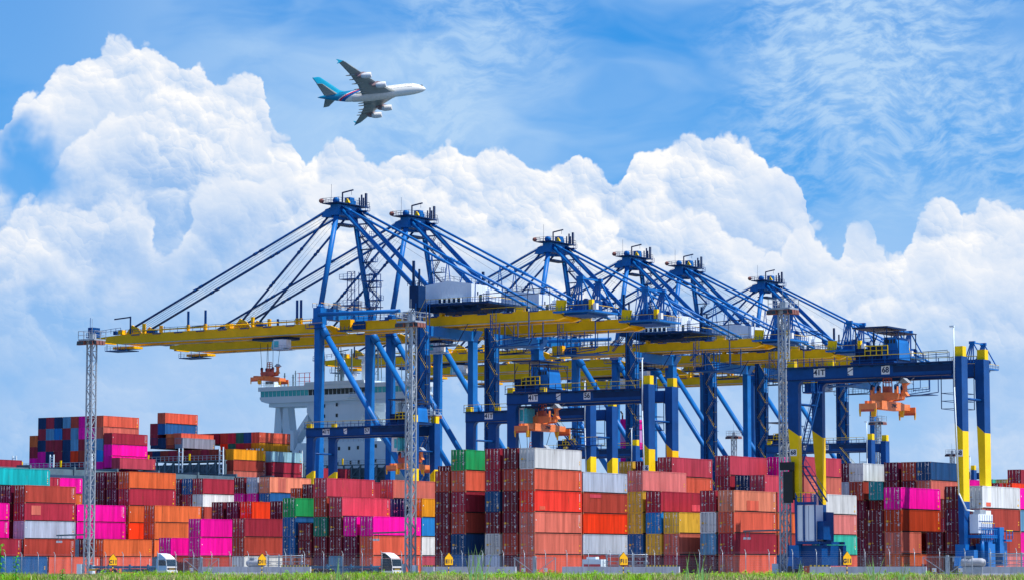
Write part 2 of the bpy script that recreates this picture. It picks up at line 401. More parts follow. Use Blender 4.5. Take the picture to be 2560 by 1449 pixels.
def header_mesh(h):
    mb=MB(); w=CW2/2
    mb.box(-w+.12,w-.12,0,.1,h-.13,h-.005,0); mb.box(-w+.12,w-.12,0,.1,0.004,.15,0); mb.box(-w+.12,w-.12,.06,.1,.15,h-.13,1)
    return mb.mesh('door_frame',[PAINT['brick'],M['dark']])
_c={}
def cached(key,fn,*a):
    if key not in _c: _c[key]=fn(*a)
    return _c[key]
def painted(o,color):
    o.material_slots[0].link='OBJECT'; o.material_slots[0].material=PAINT[color]; return o
crnd=random.Random(11)
def container(u,v,z,ln,h,color,label,group,doors):
    """(u, v): door end plane and right hand side plane"""
    t=thing('shipping_container',label,'container',P(u+ln/2,v-CW2/2,z),YAW,group)
    sd=crnd.randrange(5)
    painted(put('body',cached(('b',ln,h,sd,not doors),body_mesh,ln,h,sd,not doors),t),color)
    if doors:
        y=-ln/2+.02
        painted(put('door_frame',cached(('h',h),header_mesh,h),t,(0,y-.005,0)),color)
        for s in (-1,1):
            d=painted(put('door',cached(('d',h,s,sd),door_mesh,h,s,sd*3+s+5),t,(0,y,0)),color)
            for k in (.28,.78):
                put('lock_bar',cached(('l',h),bar_mesh,h),d,((.012+1.088*k)*s,-.06,0))
    return t
ORD={1:'bottom',2:'second up',3:'third up',4:'fourth up',5:'fifth up',6:'sixth up'}
PATCH={('peach topped',4):(.30,.58,.22,1.55,'coral'),('far left fro',4):(.13,.31,1.0,2.5,'salmon'),('second stack',4):(.7,.9,.3,1.2,'rose'),('white topped',4):(.1,.22,.3,.8,'coral'),('grey topped ',4):(.15,.4,2.2,2.7,'rose'),('back row bel',6):(.2,.38,.2,2.7,'salmon')}
def yard():
    for line in YARD.strip().split('\n'):
        a,ph,its=line.split('|'); a=a.split(','); u,v=float(a[0]),float(a[1])
        ln=12.192 if a[2]=='4' else 6.058; h=2.893 if a[3]=='9' else 2.588
        its=[i.split(':') for i in its.split()]
        for lv,c in its:
            lv=float(lv); n=int(lv) if lv==int(lv) and lv<7 else 0
            hp=h+.003
            z=(n-1)*hp if n else lv-hp
            w='%s container, %s'%(CW[c], (ORD[n]+', ' if n and len(its)>1 else '')+ph)
            k=container(u,v,z,ln,h,c,w,'containers stacked in the yard',True)
            if (ph[:12],n) in PATCH:
                a,b,z0,z1,pc=PATCH[(ph[:12],n)]; mb=MB(); mb.box(1.2195,1.2225,-6.1+12.2*a,-6.1+12.2*b,z0,z1,0); mb.build('repaint_patch',[PAINT[pc]],k)
def ship_boxes():
    for line in SHIP.strip().split('\n'):
        a,ph,its=line.split('|'); u,v=[float(q) for q in a.split(',')]
        its=[i.split(':') for i in its.split()]
        for k,(zt,c) in enumerate(its):
            pos=('top','second down','third down','fourth down','fifth down')[k]
            w='%s container, %s'%(CW[c],(pos+', ' if len(its)>1 else '')+ph)
            container(u,v,float(zt)-2.591,12.192,2.588,c,w,'containers stacked on the ship',False)
# ------------------------------------------------------------------ ship to shore cranes (local x = landward, y = along the quay, z up)
V0=-196.22; U0=212.4
def leg(x,y,zt,flare=False):
    mb=MB(); a,b=.75,1.0
    mb.box(x-a,x+a,y-b,y+b,1.2,zt-(2.2 if flare else 0),0)
    if flare: mb.hexa([(x-a,y-b,zt-2.2),(x+a,y-b,zt-2.2),(x+a,y+b,zt-2.2),(x-a,y+b,zt-2.2),(x-a-.5,y-b-.3,zt),(x+a+1.4,y-b-.3,zt),(x+a+1.4,y+b+.3,zt),(x-a-.5,y+b+.3,zt)],0)
    for z in range(8,int(zt)-2,9): mb.box(x-a-.02,x+a+.02,y-b-.02,y+b+.02,z,z+.16,0)
    mb.box(x-1.4,x+1.4,y-2.2,y+2.2,.1,1.2,1)
    return mb
def sts():
    t=thing('quay_crane','','crane',P(U0,V0,0))
    CB=[M['cblue'],M['dnavy']]
    for y in (0,20.5): leg(0,y,60).build('waterside_leg',CB,t)
    leg(30.5,0,57).build('landside_leg',CB,t); leg(30.5,20,57,True).build('landside_leg',CB,t)
    mb=MB(); mb.box(-1.1,1.1,-1.1,21.6,60,62.6,0); mb.box(-1.25,1.25,-1.3,1.2,58.6,59.99,0); mb.box(-1.25,1.25,19.3,21.8,58.6,59.99,0)
    mb.build('waterside_portal_beam',CB,t)
    mb=MB(); mb.box(29.4,31.6,1.01,18.9,54.6,56.9,0); mb.build('landside_portal_beam',CB,t)
    mb=MB(); mb.tube((.5,-1.0,60.9),(24,-1.0,60.6),.5,10); mb.build('tie_tube',CB,t)
    for y in (0,20.3):
        mb=MB(); mb.tube((.3,y,58.5),(30.2,y,15.5),.7,14); mb.tube((.3,y,58.5),(2.3,y,55.6),.95,14); mb.build('diagonal_brace',CB,t)
    mb=MB()
    for y in (0,20.2): mb.box(-.8,31.3,y-.9,y+.9,12.2,14.4,0)
    mb.build('sill_beam',CB,t)
    # girders and booms
    YG=(7.0,13.6)
    for y in YG:
        mb=MB()
        mb.prism([(-76,58.35),(-67,57.2),(-1.6,57.2),(-2.6,58.1),(-6.5,59.7),(-66.8,59.7),(-76,59.2)],y-.6,y+.6,'y',0)
        mb.box(-66.5,-2,y-.78,y-.602,57.2,57.34,1)
        for x in range(-64,-4,6): mb.box(x,x+.12,y-.62,y+.62,59.7,59.78,0)
        mb.build('boom_girder',[M['cyel'],M['steel']],t)
        mb=MB()
        mb.prism([(3.4,57.05),(62.6,57.2),(64.6,57.8),(62.6,59.6),(5.6,59.6)],y-.6,y+.6,'y',0)
        mb.box(4,62,y-.78,y-.602,57.2,57.34,1); mb.box(30.2,30.9,y-.7,y+.7,59.6,61.6,0)
        mb.build('back_girder',[M['cyel'],M['steel']],t)
    mb=MB()
    pass
    for x in (-75.5,-60,-45,-30,-15,8,22,38,52,62): mb=MB(); mb.box(x,x+.9,7.61,12.99,57.9,59.2,0); mb.build('cross_tie',[M['cyel']],t)
    # boom tip and hinge details
    mb=MB(); mb.box(-78.5,-75.4,5.6,8,59.3,59.5,0); mb.rail((-78.4,5.7,59.5),(-67,5.7,60.3),1.1,1.6,.09,0); mb.box(-78.4,-76.8,6.2,9,59.5,62,0); mb.bar((-78,6.6,62),(-78,6.6,64.5),.1)
    mb.box(-74,-67,7.8,12.8,55.8,56.0,0); mb.box(-72,-65,8.5,12,56.3,56.9,1)
    for x in (-73.5,-70,-67.2): mb.bar((x,8,55.8),(x,8,57.6),.12,m=0)
    mb.rail((-74,7.8,56),(-67,7.8,56),1.0,2,.07,0,1)
    mb.build('boom_tip_platform',[M['nblue'],M['cyel']],t)
    mb=MB()
    for x,s in ((-63.7,1),(-29,1)):
        for y in YG:
            mb.prism([(x-2.6,59.78),(x+2.4,59.78),(x+1.3,61.2),(x-.5,62.0)],y-.3,y+.3,'y',0)
            mb.box(x-4.6,x-3.3,y-.8,y+.8,59.79,60.9,0); mb.box(x+3,x+3.6,y-.4,y+.4,59.79,62.2,0); mb.box(x+5,x+7,y-.9,y+.9,59.79,60.4,1)
            mb.box(x-6.5,x-5.4,y-.5,y+.5,59.79,60.7,1)
    mb.tube((-61,6.2,60.4),(-4,6.2,60.4),.17,8,0)
    for x in (-46,-40.5,-12,-10.8): mb.bar((x,6.9,59.8),(x,6.9,64.6 if x<-30 else 65.6),.5,.35,1); mb.box(x-.35,x+.35,6.6,7.2,59.8,61.2,0)
    mb.build('stay_anchor',[M['cyel'],M['nblue']],t)
    mb=MB(); mb.bar((-64.5,6.5,59.8),(-64.5,6.5,64.2),.28); mb.bar((-64.5,6.5,64),(-69.8,6.5,63.7),.3); mb.build('tip_davit',[M['dnavy']],t)
    mb=MB(); mb.rail((-66,6.3,59.7),(-5,6.3,59.7),1.15,2.4,.085,0); mb.rail((6,6.3,59.6),(61,6.3,59.6),1.15,2.4,.085,0,1)
    for x in range(-64,62,7):
        if not -6<x<6: mb.box(x,x+2.6,6.2,6.4,59.35,59.58,0)
    mb.rail((5,14.4,59.6),(61,14.4,59.6),1.15,2.4,.085,0)
    mb.build('walkway_rail',[M['nblue'],M['ryel']],t)
    mb=MB(); mb.box(.8,5,6,8.4,57.4,57.6,1); mb.box(1.2,4.4,6.4,8,57.7,60.2,0); mb.box(5.5,9,5.9,6.3,57.6,59.3,1); mb.rail((.8,5.8,57.6),(9,5.8,57.6),1.1,1.2,.08,1,0)
    mb.box(-2.5,2.5,-2.2,-1.12,57.6,57.75,1); mb.rail((-2.5,-2.2,57.75),(2.5,-2.2,57.75),1.1,1.2,.08,1,0); mb.rail((-1.2,-1.2,62.6),(-1.2,21.6,62.6),1.1,1.6,.08,1,0); mb.rail((1.2,-1.2,62.6),(1.2,21.6,62.6),1.1,1.6,.08,1,0)
    mb.box(-.6,1.2,14,15.6,62.61,65.4,2); mb.box(-.5,.9,6,7.2,62.61,64.4,2)
    mb.build('hinge_platform',[M['cyel'],M['nblue'],M['steel']],t)
    # A frame
    for a,b in (((0,.3,62.4),(0,6.9,87)),((0,20.2,62.4),(0,13.6,87))):
        mb=MB(); mb.tube(a,b,.66,14); mb.tube(a,Vector(a).lerp(Vector(b),.035),1.1,14,r2=.7); mb.build('mast',CB,t)
    for y in YG:
        mb=MB(); mb.tube((.9,y,87.2),(28.4,y,61.5),.58,14); mb.build('back_leg',CB,t)
        mb=MB(); p=Vector((2,y,87.2)); q=Vector((54.9,y,60.4)); mb.tube(p,q,.3,10)
        for k in (.02,.5,.535,.96): c=p.lerp(q,k); mb.tube(c,p.lerp(q,k+.02),.42,8)
        mb.build('backstay',CB,t)
        for xe,za,xa in ((-63.7,87.0,-2.6),(-29,86.4,-1.6)):
            mb=MB(); p=Vector((xa,y,za)); q=Vector((xe,y,61.4)); mb.tube(p,q,.28,10,1)
            for k in (.33,.36,.64,.67): mb.tube(p.lerp(q,k),p.lerp(q,k+.015),.4,8,1)
            mb.build('forestay',[M['cblue'],M['nblue']],t)
    for k in range(5):
        mb=MB(); mb.tube((-2.4,8+k*1.1,88-.25*k),(-62.5,8+k*1.1,61.6),.04,4); mb.build('hoist_rope',[M['rope']],t)
    for k in range(3):
        mb=MB(); mb.tube((-1.8,8.4+k*1.5,86.6),(-30,8.4+k*1.5,61.4),.03,4); mb.build('hoist_rope',[M['rope']],t)
    mb=MB(); mb.tube((1.5,10,86.5),(34,10.5,67.4),.03,4); mb.build('hoist_rope',[M['rope']],t)
    for x in (27.6,36.6):
        mb=MB()
        for y in YG:
            c=Vector((2,y,87.2)).lerp(Vector((54.9,y,60.4)),(x-2)/52.9)
            mb=MB(); mb.tube(c,(x-1.0,y,67),.13,6); mb.tube(c,(x+.9,y,67),.13,6); mb.build('stay_strut',CB,t)
    mb=MB()
    mb.box(-1.2,1.2,5.6,15,85.4,88,0); mb.box(-2.4,2.6,3.8,16.4,88.05,88.25,1); mb.prism([(-4.2,85.2),(-1.2,85),(-1.2,87.4),(-3,87)],6,8.5,'y',0); mb.prism([(-4.2,85.2),(-1.2,85),(-1.2,87.4),(-3,87)],12.2,14.6,'y',0)
    mb.box(-1.6,1.6,6.6,14,83.2,83.5,1)
    for p,q in (((-2.4,3.8),(2.6,3.8)),((2.6,3.8),(2.6,16.4)),((2.6,16.4),(-2.4,16.4)),((-2.4,16.4),(-2.4,3.8))): mb.rail(p+(88.25,),q+(88.25,),1.1,1.3,.065,1)
    mb.lathe([(0,0),(0,.8),(.7,.8),(.7,0)],14,0,'y',(-.4,6.5,89.05)); mb.box(.2,1.8,9.5,11.3,88.26,90,0); mb.box(-.9,.6,11.8,13.6,88.26,89.6,0)
    mb.box(1.3,1.6,14.6,14.9,88.26,91.2,1); mb.box(.2,.45,15.2,15.45,88.26,90.6,1); mb.box(1.9,2.3,15.4,15.8,88.26,91.6,1); mb.box(1,1.3,15.8,16.1,88.26,90.6,1)
    mb.prism([(1.7,88.4),(2.9,88.4),(2.2,89.5)],7.6,8.2,'y',2)
    mb.lathe([(0,0),(.1,.5),(.5,.62),(.9,.5),(1,0)],10,3,'y',(-3.2,4.2,88.9))
    mb.build('apex_platform',[M['cblue'],M['dnavy'],M['ryel'],M['lamp']],t)
    mb=MB(); mb.bar((.2,8.6,88.26),(.2,8.6,91.2),.26); mb.bar((.2,8.6,91.1),(3.2,8.9,91.6),.3); mb.bar((2.7,8.9,91.5),(2.7,8.9,90.4),.06); mb.build('apex_davit',[M['dnavy']],t)
    for x,y,h in ((-1.2,6,93),(2.3,16,91.6)): mb=MB(); mb.bar((x,y,88.26),(x,y,h),.05); mb.build('aerial',[M['dnavy']],t)
    # stair up the far mast
    mb=MB(); a=Vector((0,20.2,62.8)); b=Vector((0,13.6,87)); n=8
    for i in range(n):
        p=a.lerp(b,i/n); q=a.lerp(b,(i+1)/n); s=1.0 if i%2==0 else 3.6; e=3.6 if i%2==0 else 1.0
        mb.stair((s,p.y-.4,p.z),(e,q.y-.4,q.z),.7,0,1 if i<2 else 0)
        mb.box(.6,4.2,q.y-1,q.y+.8,q.z-.12,q.z,0); mb.rail((4.2,q.y-1,q.z),(4.2,q.y+.8,q.z),1.1,1,.08,0)
    mb.build('mast_stair',[M['nblue'],M['ryel']],t)
    # stair and lift tower on the near landside leg
    mb=MB(); mb.box(28.5,29.6,-1.2,.6,1.3,64.5,0)
    for z in range(4,62,2): mb.box(28.45,29.65,-1.25,.65,z,z+.15,1)
    mb.box(27.6,30.2,-2.2,.7,61,66,0); mb.bar((28,-1,66),(28,-1,72),.5); mb.bar((29.6,-1,66),(29.6,-1,70),.35)
    mb.rail((27.2,-2.3,66),(30.6,-2.3,66),1.1,1,.09,0)
    mb.build('lift_shaft',[M['dnavy'],M['nblue']],t)
    mb=MB(); n=15
    for i in range(n):
        z0=2+i*4; s,e=((29.8,32.4) if i%2==0 else (32.4,29.8))
        mb.stair((s,-2.2,z0),(e,-2.2,z0+4),.8,0,1); mb.box(29.4,30.2,-2.4,-1.1,z0-.1,z0,0) if i%2==0 else mb.box(31.9,33.1,-2.4,-1.1,z0-.1,z0,0)
        mb.bar((29.6,-2.3,z0),(32.6,-2.3,z0),.12); mb.rail((32.2,-2.4,z0),(33.2,-2.4,z0),1.1,.5,.07,0,1)
    for x in (29.6,32.6): mb.bar((x,-2.4,1.3),(x,-2.4,62),.16); mb.bar((x,-1.15,1.3),(x,-1.15,62),.14)
    mb.build('stair_tower',[M['nblue'],M['ryel']],t)
    mb=MB(); mb.box(31.3,31.8,-1.0,.4,3,50,0); mb.build('cable_chute',[M['dnavy']],t)
    # lattice towers standing beside the waterside mast
    mb=MB()
    for x0,y0,z1 in ((6.3,2.5,71),(11.6,4,70.4)):
        for x in (x0,x0+2.2):
            for y in (y0,y0+1.6): mb.bar((x,y,59.8),(x,y,z1),.14)
        for k in range(5):
            z=60+k*(z1-60)/5; zz=z+(z1-60)/5; mb.bar((x0,y0,z),(x0+2.2,y0,zz),.08); mb.bar((x0+2.2,y0,zz),(x0,y0,zz),.1); mb.bar((x0,y0+1.6,zz),(x0,y0,zz),.1)
        for z in (z1-1.8,z1-8):
            mb.box(x0-2.0,x0+2.6,y0-.5,y0+2.2,z,z+.15,0); mb.rail((x0-2.0,y0-.5,z+.15),(x0+2.6,y0-.5,z+.15),1.1,1.2,.08,0)
    mb.build('cable_tower',[M['nblue']],t)
    # machinery house
    mb=MB(); mb.prism([(27,62.5),(40,62.5),(40,66.6),(33.4,67.6),(27,66.8)],5.2,17.8,'y',0)
    for k in range(13): x=27.6+k; mb.box(x,x+.03,5.17,5.198,62.6,66.5,0)
    for k in range(12): y=5.9+k; mb.box(40.002,40.03,y,y+.03,62.6,66.5,0)
    mb.build('machinery_house',[M['house']],t)
    mb=MB(); mb.box(24.5,46.5,2.6,18.4,61.6,62.1,0)
    for x in (27,31,35,39,43): mb.box(x,x+.3,3,18,60.9,61.59,0)
    mb.prism([(24.5,61.59),(44,61.59),(41,60.4),(28,60.4)],6,15,'y',0)
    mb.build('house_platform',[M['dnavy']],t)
    mb=MB()
    for p,q in (((24.5,2.6),(46.5,2.6)),((46.5,2.6),(46.5,18.4)),((24.5,2.6),(24.5,18.4))): mb.rail(p+(62.1,),q+(62.1,),1.1,1.5,.085,0,1)
    for p,q in (((27,5.3,66.8),(33.4,5.3,67.6)),((33.4,5.3,67.6),(40,5.3,66.6)),((40,5.3,66.6),(40,17.7,66.6))): mb.rail(p,q,1.1,1.6,.075,0)
    mb.stair((23,1.2,57.5),(27,1.2,62),.8,0,1)
    mb.build('house_rail',[M['nblue'],M['ryel']],t)
    for k in range(5):
        mb=MB(); x=31.3+k*1.35; mb.box(x,x+.85,4.3,5.0,62.15,63.5,0); mb.box(x+.12,x+.73,4.27,4.299,62.4,63.3,1); mb.build('ac_unit',[M['ship'],M['black']],t)
    mb=MB(); mb.box(40.05,40.2,8.4,9.4,62.2,64.3,0); mb.box(40.05,40.1,7.6,8.0,64.2,65,0); mb.build('house_door',[M['glass']],t)
    mb=MB(); mb.box(40.05,41,11.3,13,63.2,65.6,0); mb.box(40.05,40.4,12,12.3,65.6,66.5,0); mb.build('vent_box',[M['house']],t)
    # hoist gear at the back end
    mb=MB(); mb.box(62.7,73,4.6,16.2,58.6,59,0); mb.box(64.8,71,6,14.6,58.1,58.59,1); mb.box(66.4,70.8,8,13,59.01,61.6,1); mb.box(68,70.2,5.4,7,59.01,60.4,1)
    for y in (6.2,14.2):
        for dx in (0,.8,1.6,2.4): mb.bar((66+dx*1.4,y,59.1),(68.6+dx*.35,y,66.2),.3,.3,0)
        mb.box(68.2,70,y-.4,y+.4,66,66.8,0); mb.tube((70.6,y-.4,61),(70.6,y+.4,61),.7,10,1)
    mb.bar((69,6.2,66.4),(69,14.2,66.4),.4); mb.bar((69.6,6.2,66),(73,6.2,60),.3); mb.bar((69.6,14.2,66),(73,14.2,60),.3)
    for p,q in (((62.7,4.6),(73,4.6)),((73,4.6),(73,16.2))): mb.rail(p+(59,),q+(59,),1.15,1.2,.09,1,2)
    mb.box(73.1,74.0,5,6,59,60.4,3)
    mb.build('boom_hoist_gear',[M['cblue'],M['nblue'],M['ryel'],M['white']],t)
    mb=MB(); mb.prism([(62.9,59.3),(64.9,58.4),(65.4,61.5),(63.1,61.7)],5.4,6.3,'y',0); mb.build('end_bracket',[M['ryel']],t)
    mb=MB(); mb.box(72,72.9,5,6,59.01,61.3,0); mb.build('switch_box',[M['ryel']],t)
    mb=MB(); mb.box(51,53.5,6.6,7.4,59.61,60.6,0); mb.build('stay_lug',[M['ryel']],t)
    mb=MB()
    for z in (63.4,64.4): mb.bar((43,4.2,z-.6),(62,4.6,z),.16)
    for x in (44,50,56,62): mb.bar((x,4.4,63.2),(x,4.4,64.2),.1); mb.bar((x,4.4,59.6),(x,4.4,63.2),.1)
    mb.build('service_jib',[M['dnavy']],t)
    # hanging inspection frames
    mb=MB()
    for x in (45.5,56):
        for y in (5,11): mb.bar((x,y,59.2),(x,y,51.5 if x<50 else 52.6),.2)
    for y in (5,11): mb.bar((45.5,y,51.5),(56,y,52.6),.22); mb.bar((48,y,57),(48,y,53),.16); mb.bar((48,y,53.4),(53,y,53.6),.2); mb.bar((53,y,57),(53,y,53.6),.16); mb.bar((45.5,y,58),(48,y,55),.1)
    mb.box(45.6,56,5.1,10.9,51.6,51.75,0); mb.rail((45.6,5,51.8),(56,5,52.8),1.1,1.2,.07,0,1)
    mb.bar((46,5,60),(46,5,51.8),.1); mb.bar((47,5,60),(47,5,54),.1)
    for z in range(53,60): mb.bar((46,5,z),(47,5,z),.07)
    mb.build('inspection_frame',[M['nblue'],M['ryel']],t)
    mb=MB()
    mb.bar((24,5.2,57),(27,5.2,52.5),.16); mb.bar((27,5.2,52.5),(36,5.2,52.8),.2); mb.bar((36,5.2,52.8),(39,5.2,57.3),.16); mb.bar((31,5.2,52.6),(31,5.2,57.2),.14)
    mb.rail((25,4.6,52.6),(36,4.6,52.8),1.2,1,.08,0); mb.box(25,36,4.6,6.6,52.4,52.55,0)
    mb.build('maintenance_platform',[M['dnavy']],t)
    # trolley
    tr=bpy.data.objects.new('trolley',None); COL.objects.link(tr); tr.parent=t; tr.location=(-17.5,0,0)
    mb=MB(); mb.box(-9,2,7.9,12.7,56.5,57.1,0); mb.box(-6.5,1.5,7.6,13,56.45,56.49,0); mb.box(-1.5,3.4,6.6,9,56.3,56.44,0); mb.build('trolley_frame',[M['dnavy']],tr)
    mb=MB(); mb.box(-.9,2.0,5.9,8.2,53.9,56.29,0); mb.box(2.01,2.9,6,8,54.1,56.2,0); mb.box(-1.2,3.8,5.6,8.5,53.65,53.85,1); mb.rail((-1.2,5.6,53.85),(3.8,5.6,53.85),.9,1,.05,1); mb.build('operator_cab',[M['white'],M['steel']],tr)
    mb=MB(); mb.prism([(-1.6,54),(-.92,54),(-.92,56),(-1.3,56)],6,8.1,'y',0); mb.box(-.7,.7,5.86,5.897,54.4,55.9,0); mb.build('cab_window',[M['tglass']],tr)
    return t
STS_SPEC=((0,-17.5,'nearest'),(29.2,8,'second nearest'),(95.6,-30,'third nearest'),(137.3,3.5,'fourth nearest'),(167.1,-22,'second farthest'),(218,20,'farthest'))
def cranes():
    a=sts()
    lab=('nearest and largest blue quay crane, its boom tip reaching far left','second blue quay crane, long yellow boom just under the nearest one',
     'third blue quay crane, apex alone above the white machinery house','fourth blue quay crane, left of the two close apexes',
     'fifth blue quay crane, right of the two close apexes','farthest blue quay crane, apex behind the right light tower')
    for i,(du,tx,_) in enumerate(STS_SPEC):
        o=a if i==0 else copy_tree(a)
        o.location=P(U0+du,V0,0); tag(o,lab[i],'crane','quay cranes along the ship')
        for ch in o.children:
            if ch.name.startswith('trolley'): ch.location=(tx,0,0)
# ------------------------------------------------------------------ spreaders
def spreader(name,label,loc,top,mats,group,rz=YAW,big=True,ropez=None,zp=''):
    """long axis = local y; z=0 at the bottom of the twistlocks"""
    t=thing(name,label,'spreader',loc,rz,group)
    mb=MB(); mb.box(-.65,.65,-3.1,3.1,.9,2.0,0); mb.box(-.66,-.1,-3.6,-3.09,1.0,1.9,0); mb.box(.1,.66,3.09,3.6,1.0,1.9,0); mb.build('main_beam',mats,t)
    for s in (-1,1):
        mb=MB(); y0,y1=sorted((s*3.1,s*5.8))
        mb.box(-.5,-.12,y0,y1,1.05,1.85,0); mb.box(.12,.5,y0,y1,1.05,1.85,0); ya,yb=sorted((s*5.8,s*6.05)); mb.box(-1.2,1.2,ya,yb,.75,1.5,0); mb.box(-1.21,1.21,ya+.02,yb-.02,.45,.75,1); mb.build('telescopic_arm',[mats[0],M['sred']],t)
        for x in (-1.1,1.1):
            mb=MB(); mb.prism([(-.14,.75),(.14,.75),(.05,-.15),(-.05,-.15)],s*5.95-.1,s*5.95+.1,'y',0); mb.build('corner_flipper',[M['yellow']],t,(x,0,0))
    for y in (-3.35,3.35):
        mb=MB(); mb.prism([(-.75,.95),(-.1,.95),(-.15,-.1),(-.35,-.1),(-.42,.4),(-.5,-.1),(-.68,-.1)] if y<0 else [(.1,.95),(.75,.95),(.6,.1),(.35,.1)],y-.2,y+.2,'y',0); mb.build('guide_arm',[M['yellow']],t)
    mb=MB(); mb.prism([(-2.1,2.9),(-1.9,2.2),(-.6,2.05),(.6,2.05),(1.9,2.2),(2.1,2.9),(1.0,3.15),(-1.0,3.15)],-1.1,-.8,'y',0); mb.prism([(-2.1,2.9),(-1.9,2.2),(-.6,2.05),(.6,2.05),(1.9,2.2),(2.1,2.9),(1.0,3.15),(-1.0,3.15)],.8,1.1,'y',0)
    mb.box(-1.9,-1.4,-.8,.8,2.3,2.9,0); mb.box(1.4,1.9,-.8,.8,2.3,2.9,0); mb.box(-.5,.5,-.79,.79,2.02,2.5,0)
    for x in (-1.7,1.7):
        for y in (-.95,.95): mb.box(x-.2,x+.2,y-.25,y+.25,3.0,3.9,0); mb.tube((x-.14,y,3.8),(x+.14,y,3.8),.42,10,1)
    mb.build('head_block',[mats[1],M['dnavy']],t)
    mb=MB(); mb.box(-.5,.5,-.5,.5,3.16,4.0,0)
    for x in (-.45,.45):
        for y in (-.45,.45): mb.bar((x,y,4),(x*.8,y*.8,5.5),.1)
    for z in (4.5,5.0,5.5): mb.bar((-.4,-.4,z),(.4,-.4,z),.08); mb.bar((-.4,.4,z),(.4,.4,z),.08); mb.bar((.4,-.4,z),(.4,.4,z),.08); mb.bar((-.4,-.4,z),(-.4,.4,z),.08)
    mb.build('cable_basket',[M['sred']],t)
    mb=MB(); mb.prism([(2.0,2.6),(3.0,2.7),(2.7,3.1),(2.6,4.0),(3.1,4.3),(2.2,4.3),(2.4,3.6)],-.4,.4,'y',0); mb.prism([(1.8,4.32),(3.3,4.32),(2.5,5.0)],-.6,.6,'y',1); mb.build('flood_hood',[mats[0],M['steel']],t)
    if zp:
        o=put('maker_lettering',text_mesh(zp,.62),t,(.66,0.6,1.45),(R(90),0,R(90))); o.data.materials.append(M['txt'])
    for i,(x,y,dx,dy) in enumerate(((-1.7,-.95,-1.2,-1.2),(1.7,-.95,1.6,-.6),(-1.7,.95,-.7,1),(1.7,.95,2.4,1.4),(-.5,0,-.4,0))):
        mb=MB(); mb.tube((x,y,3.9),(x+dx*(.6 if big else .15),y+dy*.4,top),.05 if big else .06,5); mb.build('hoist_rope',[M['rope']],t)
    return t
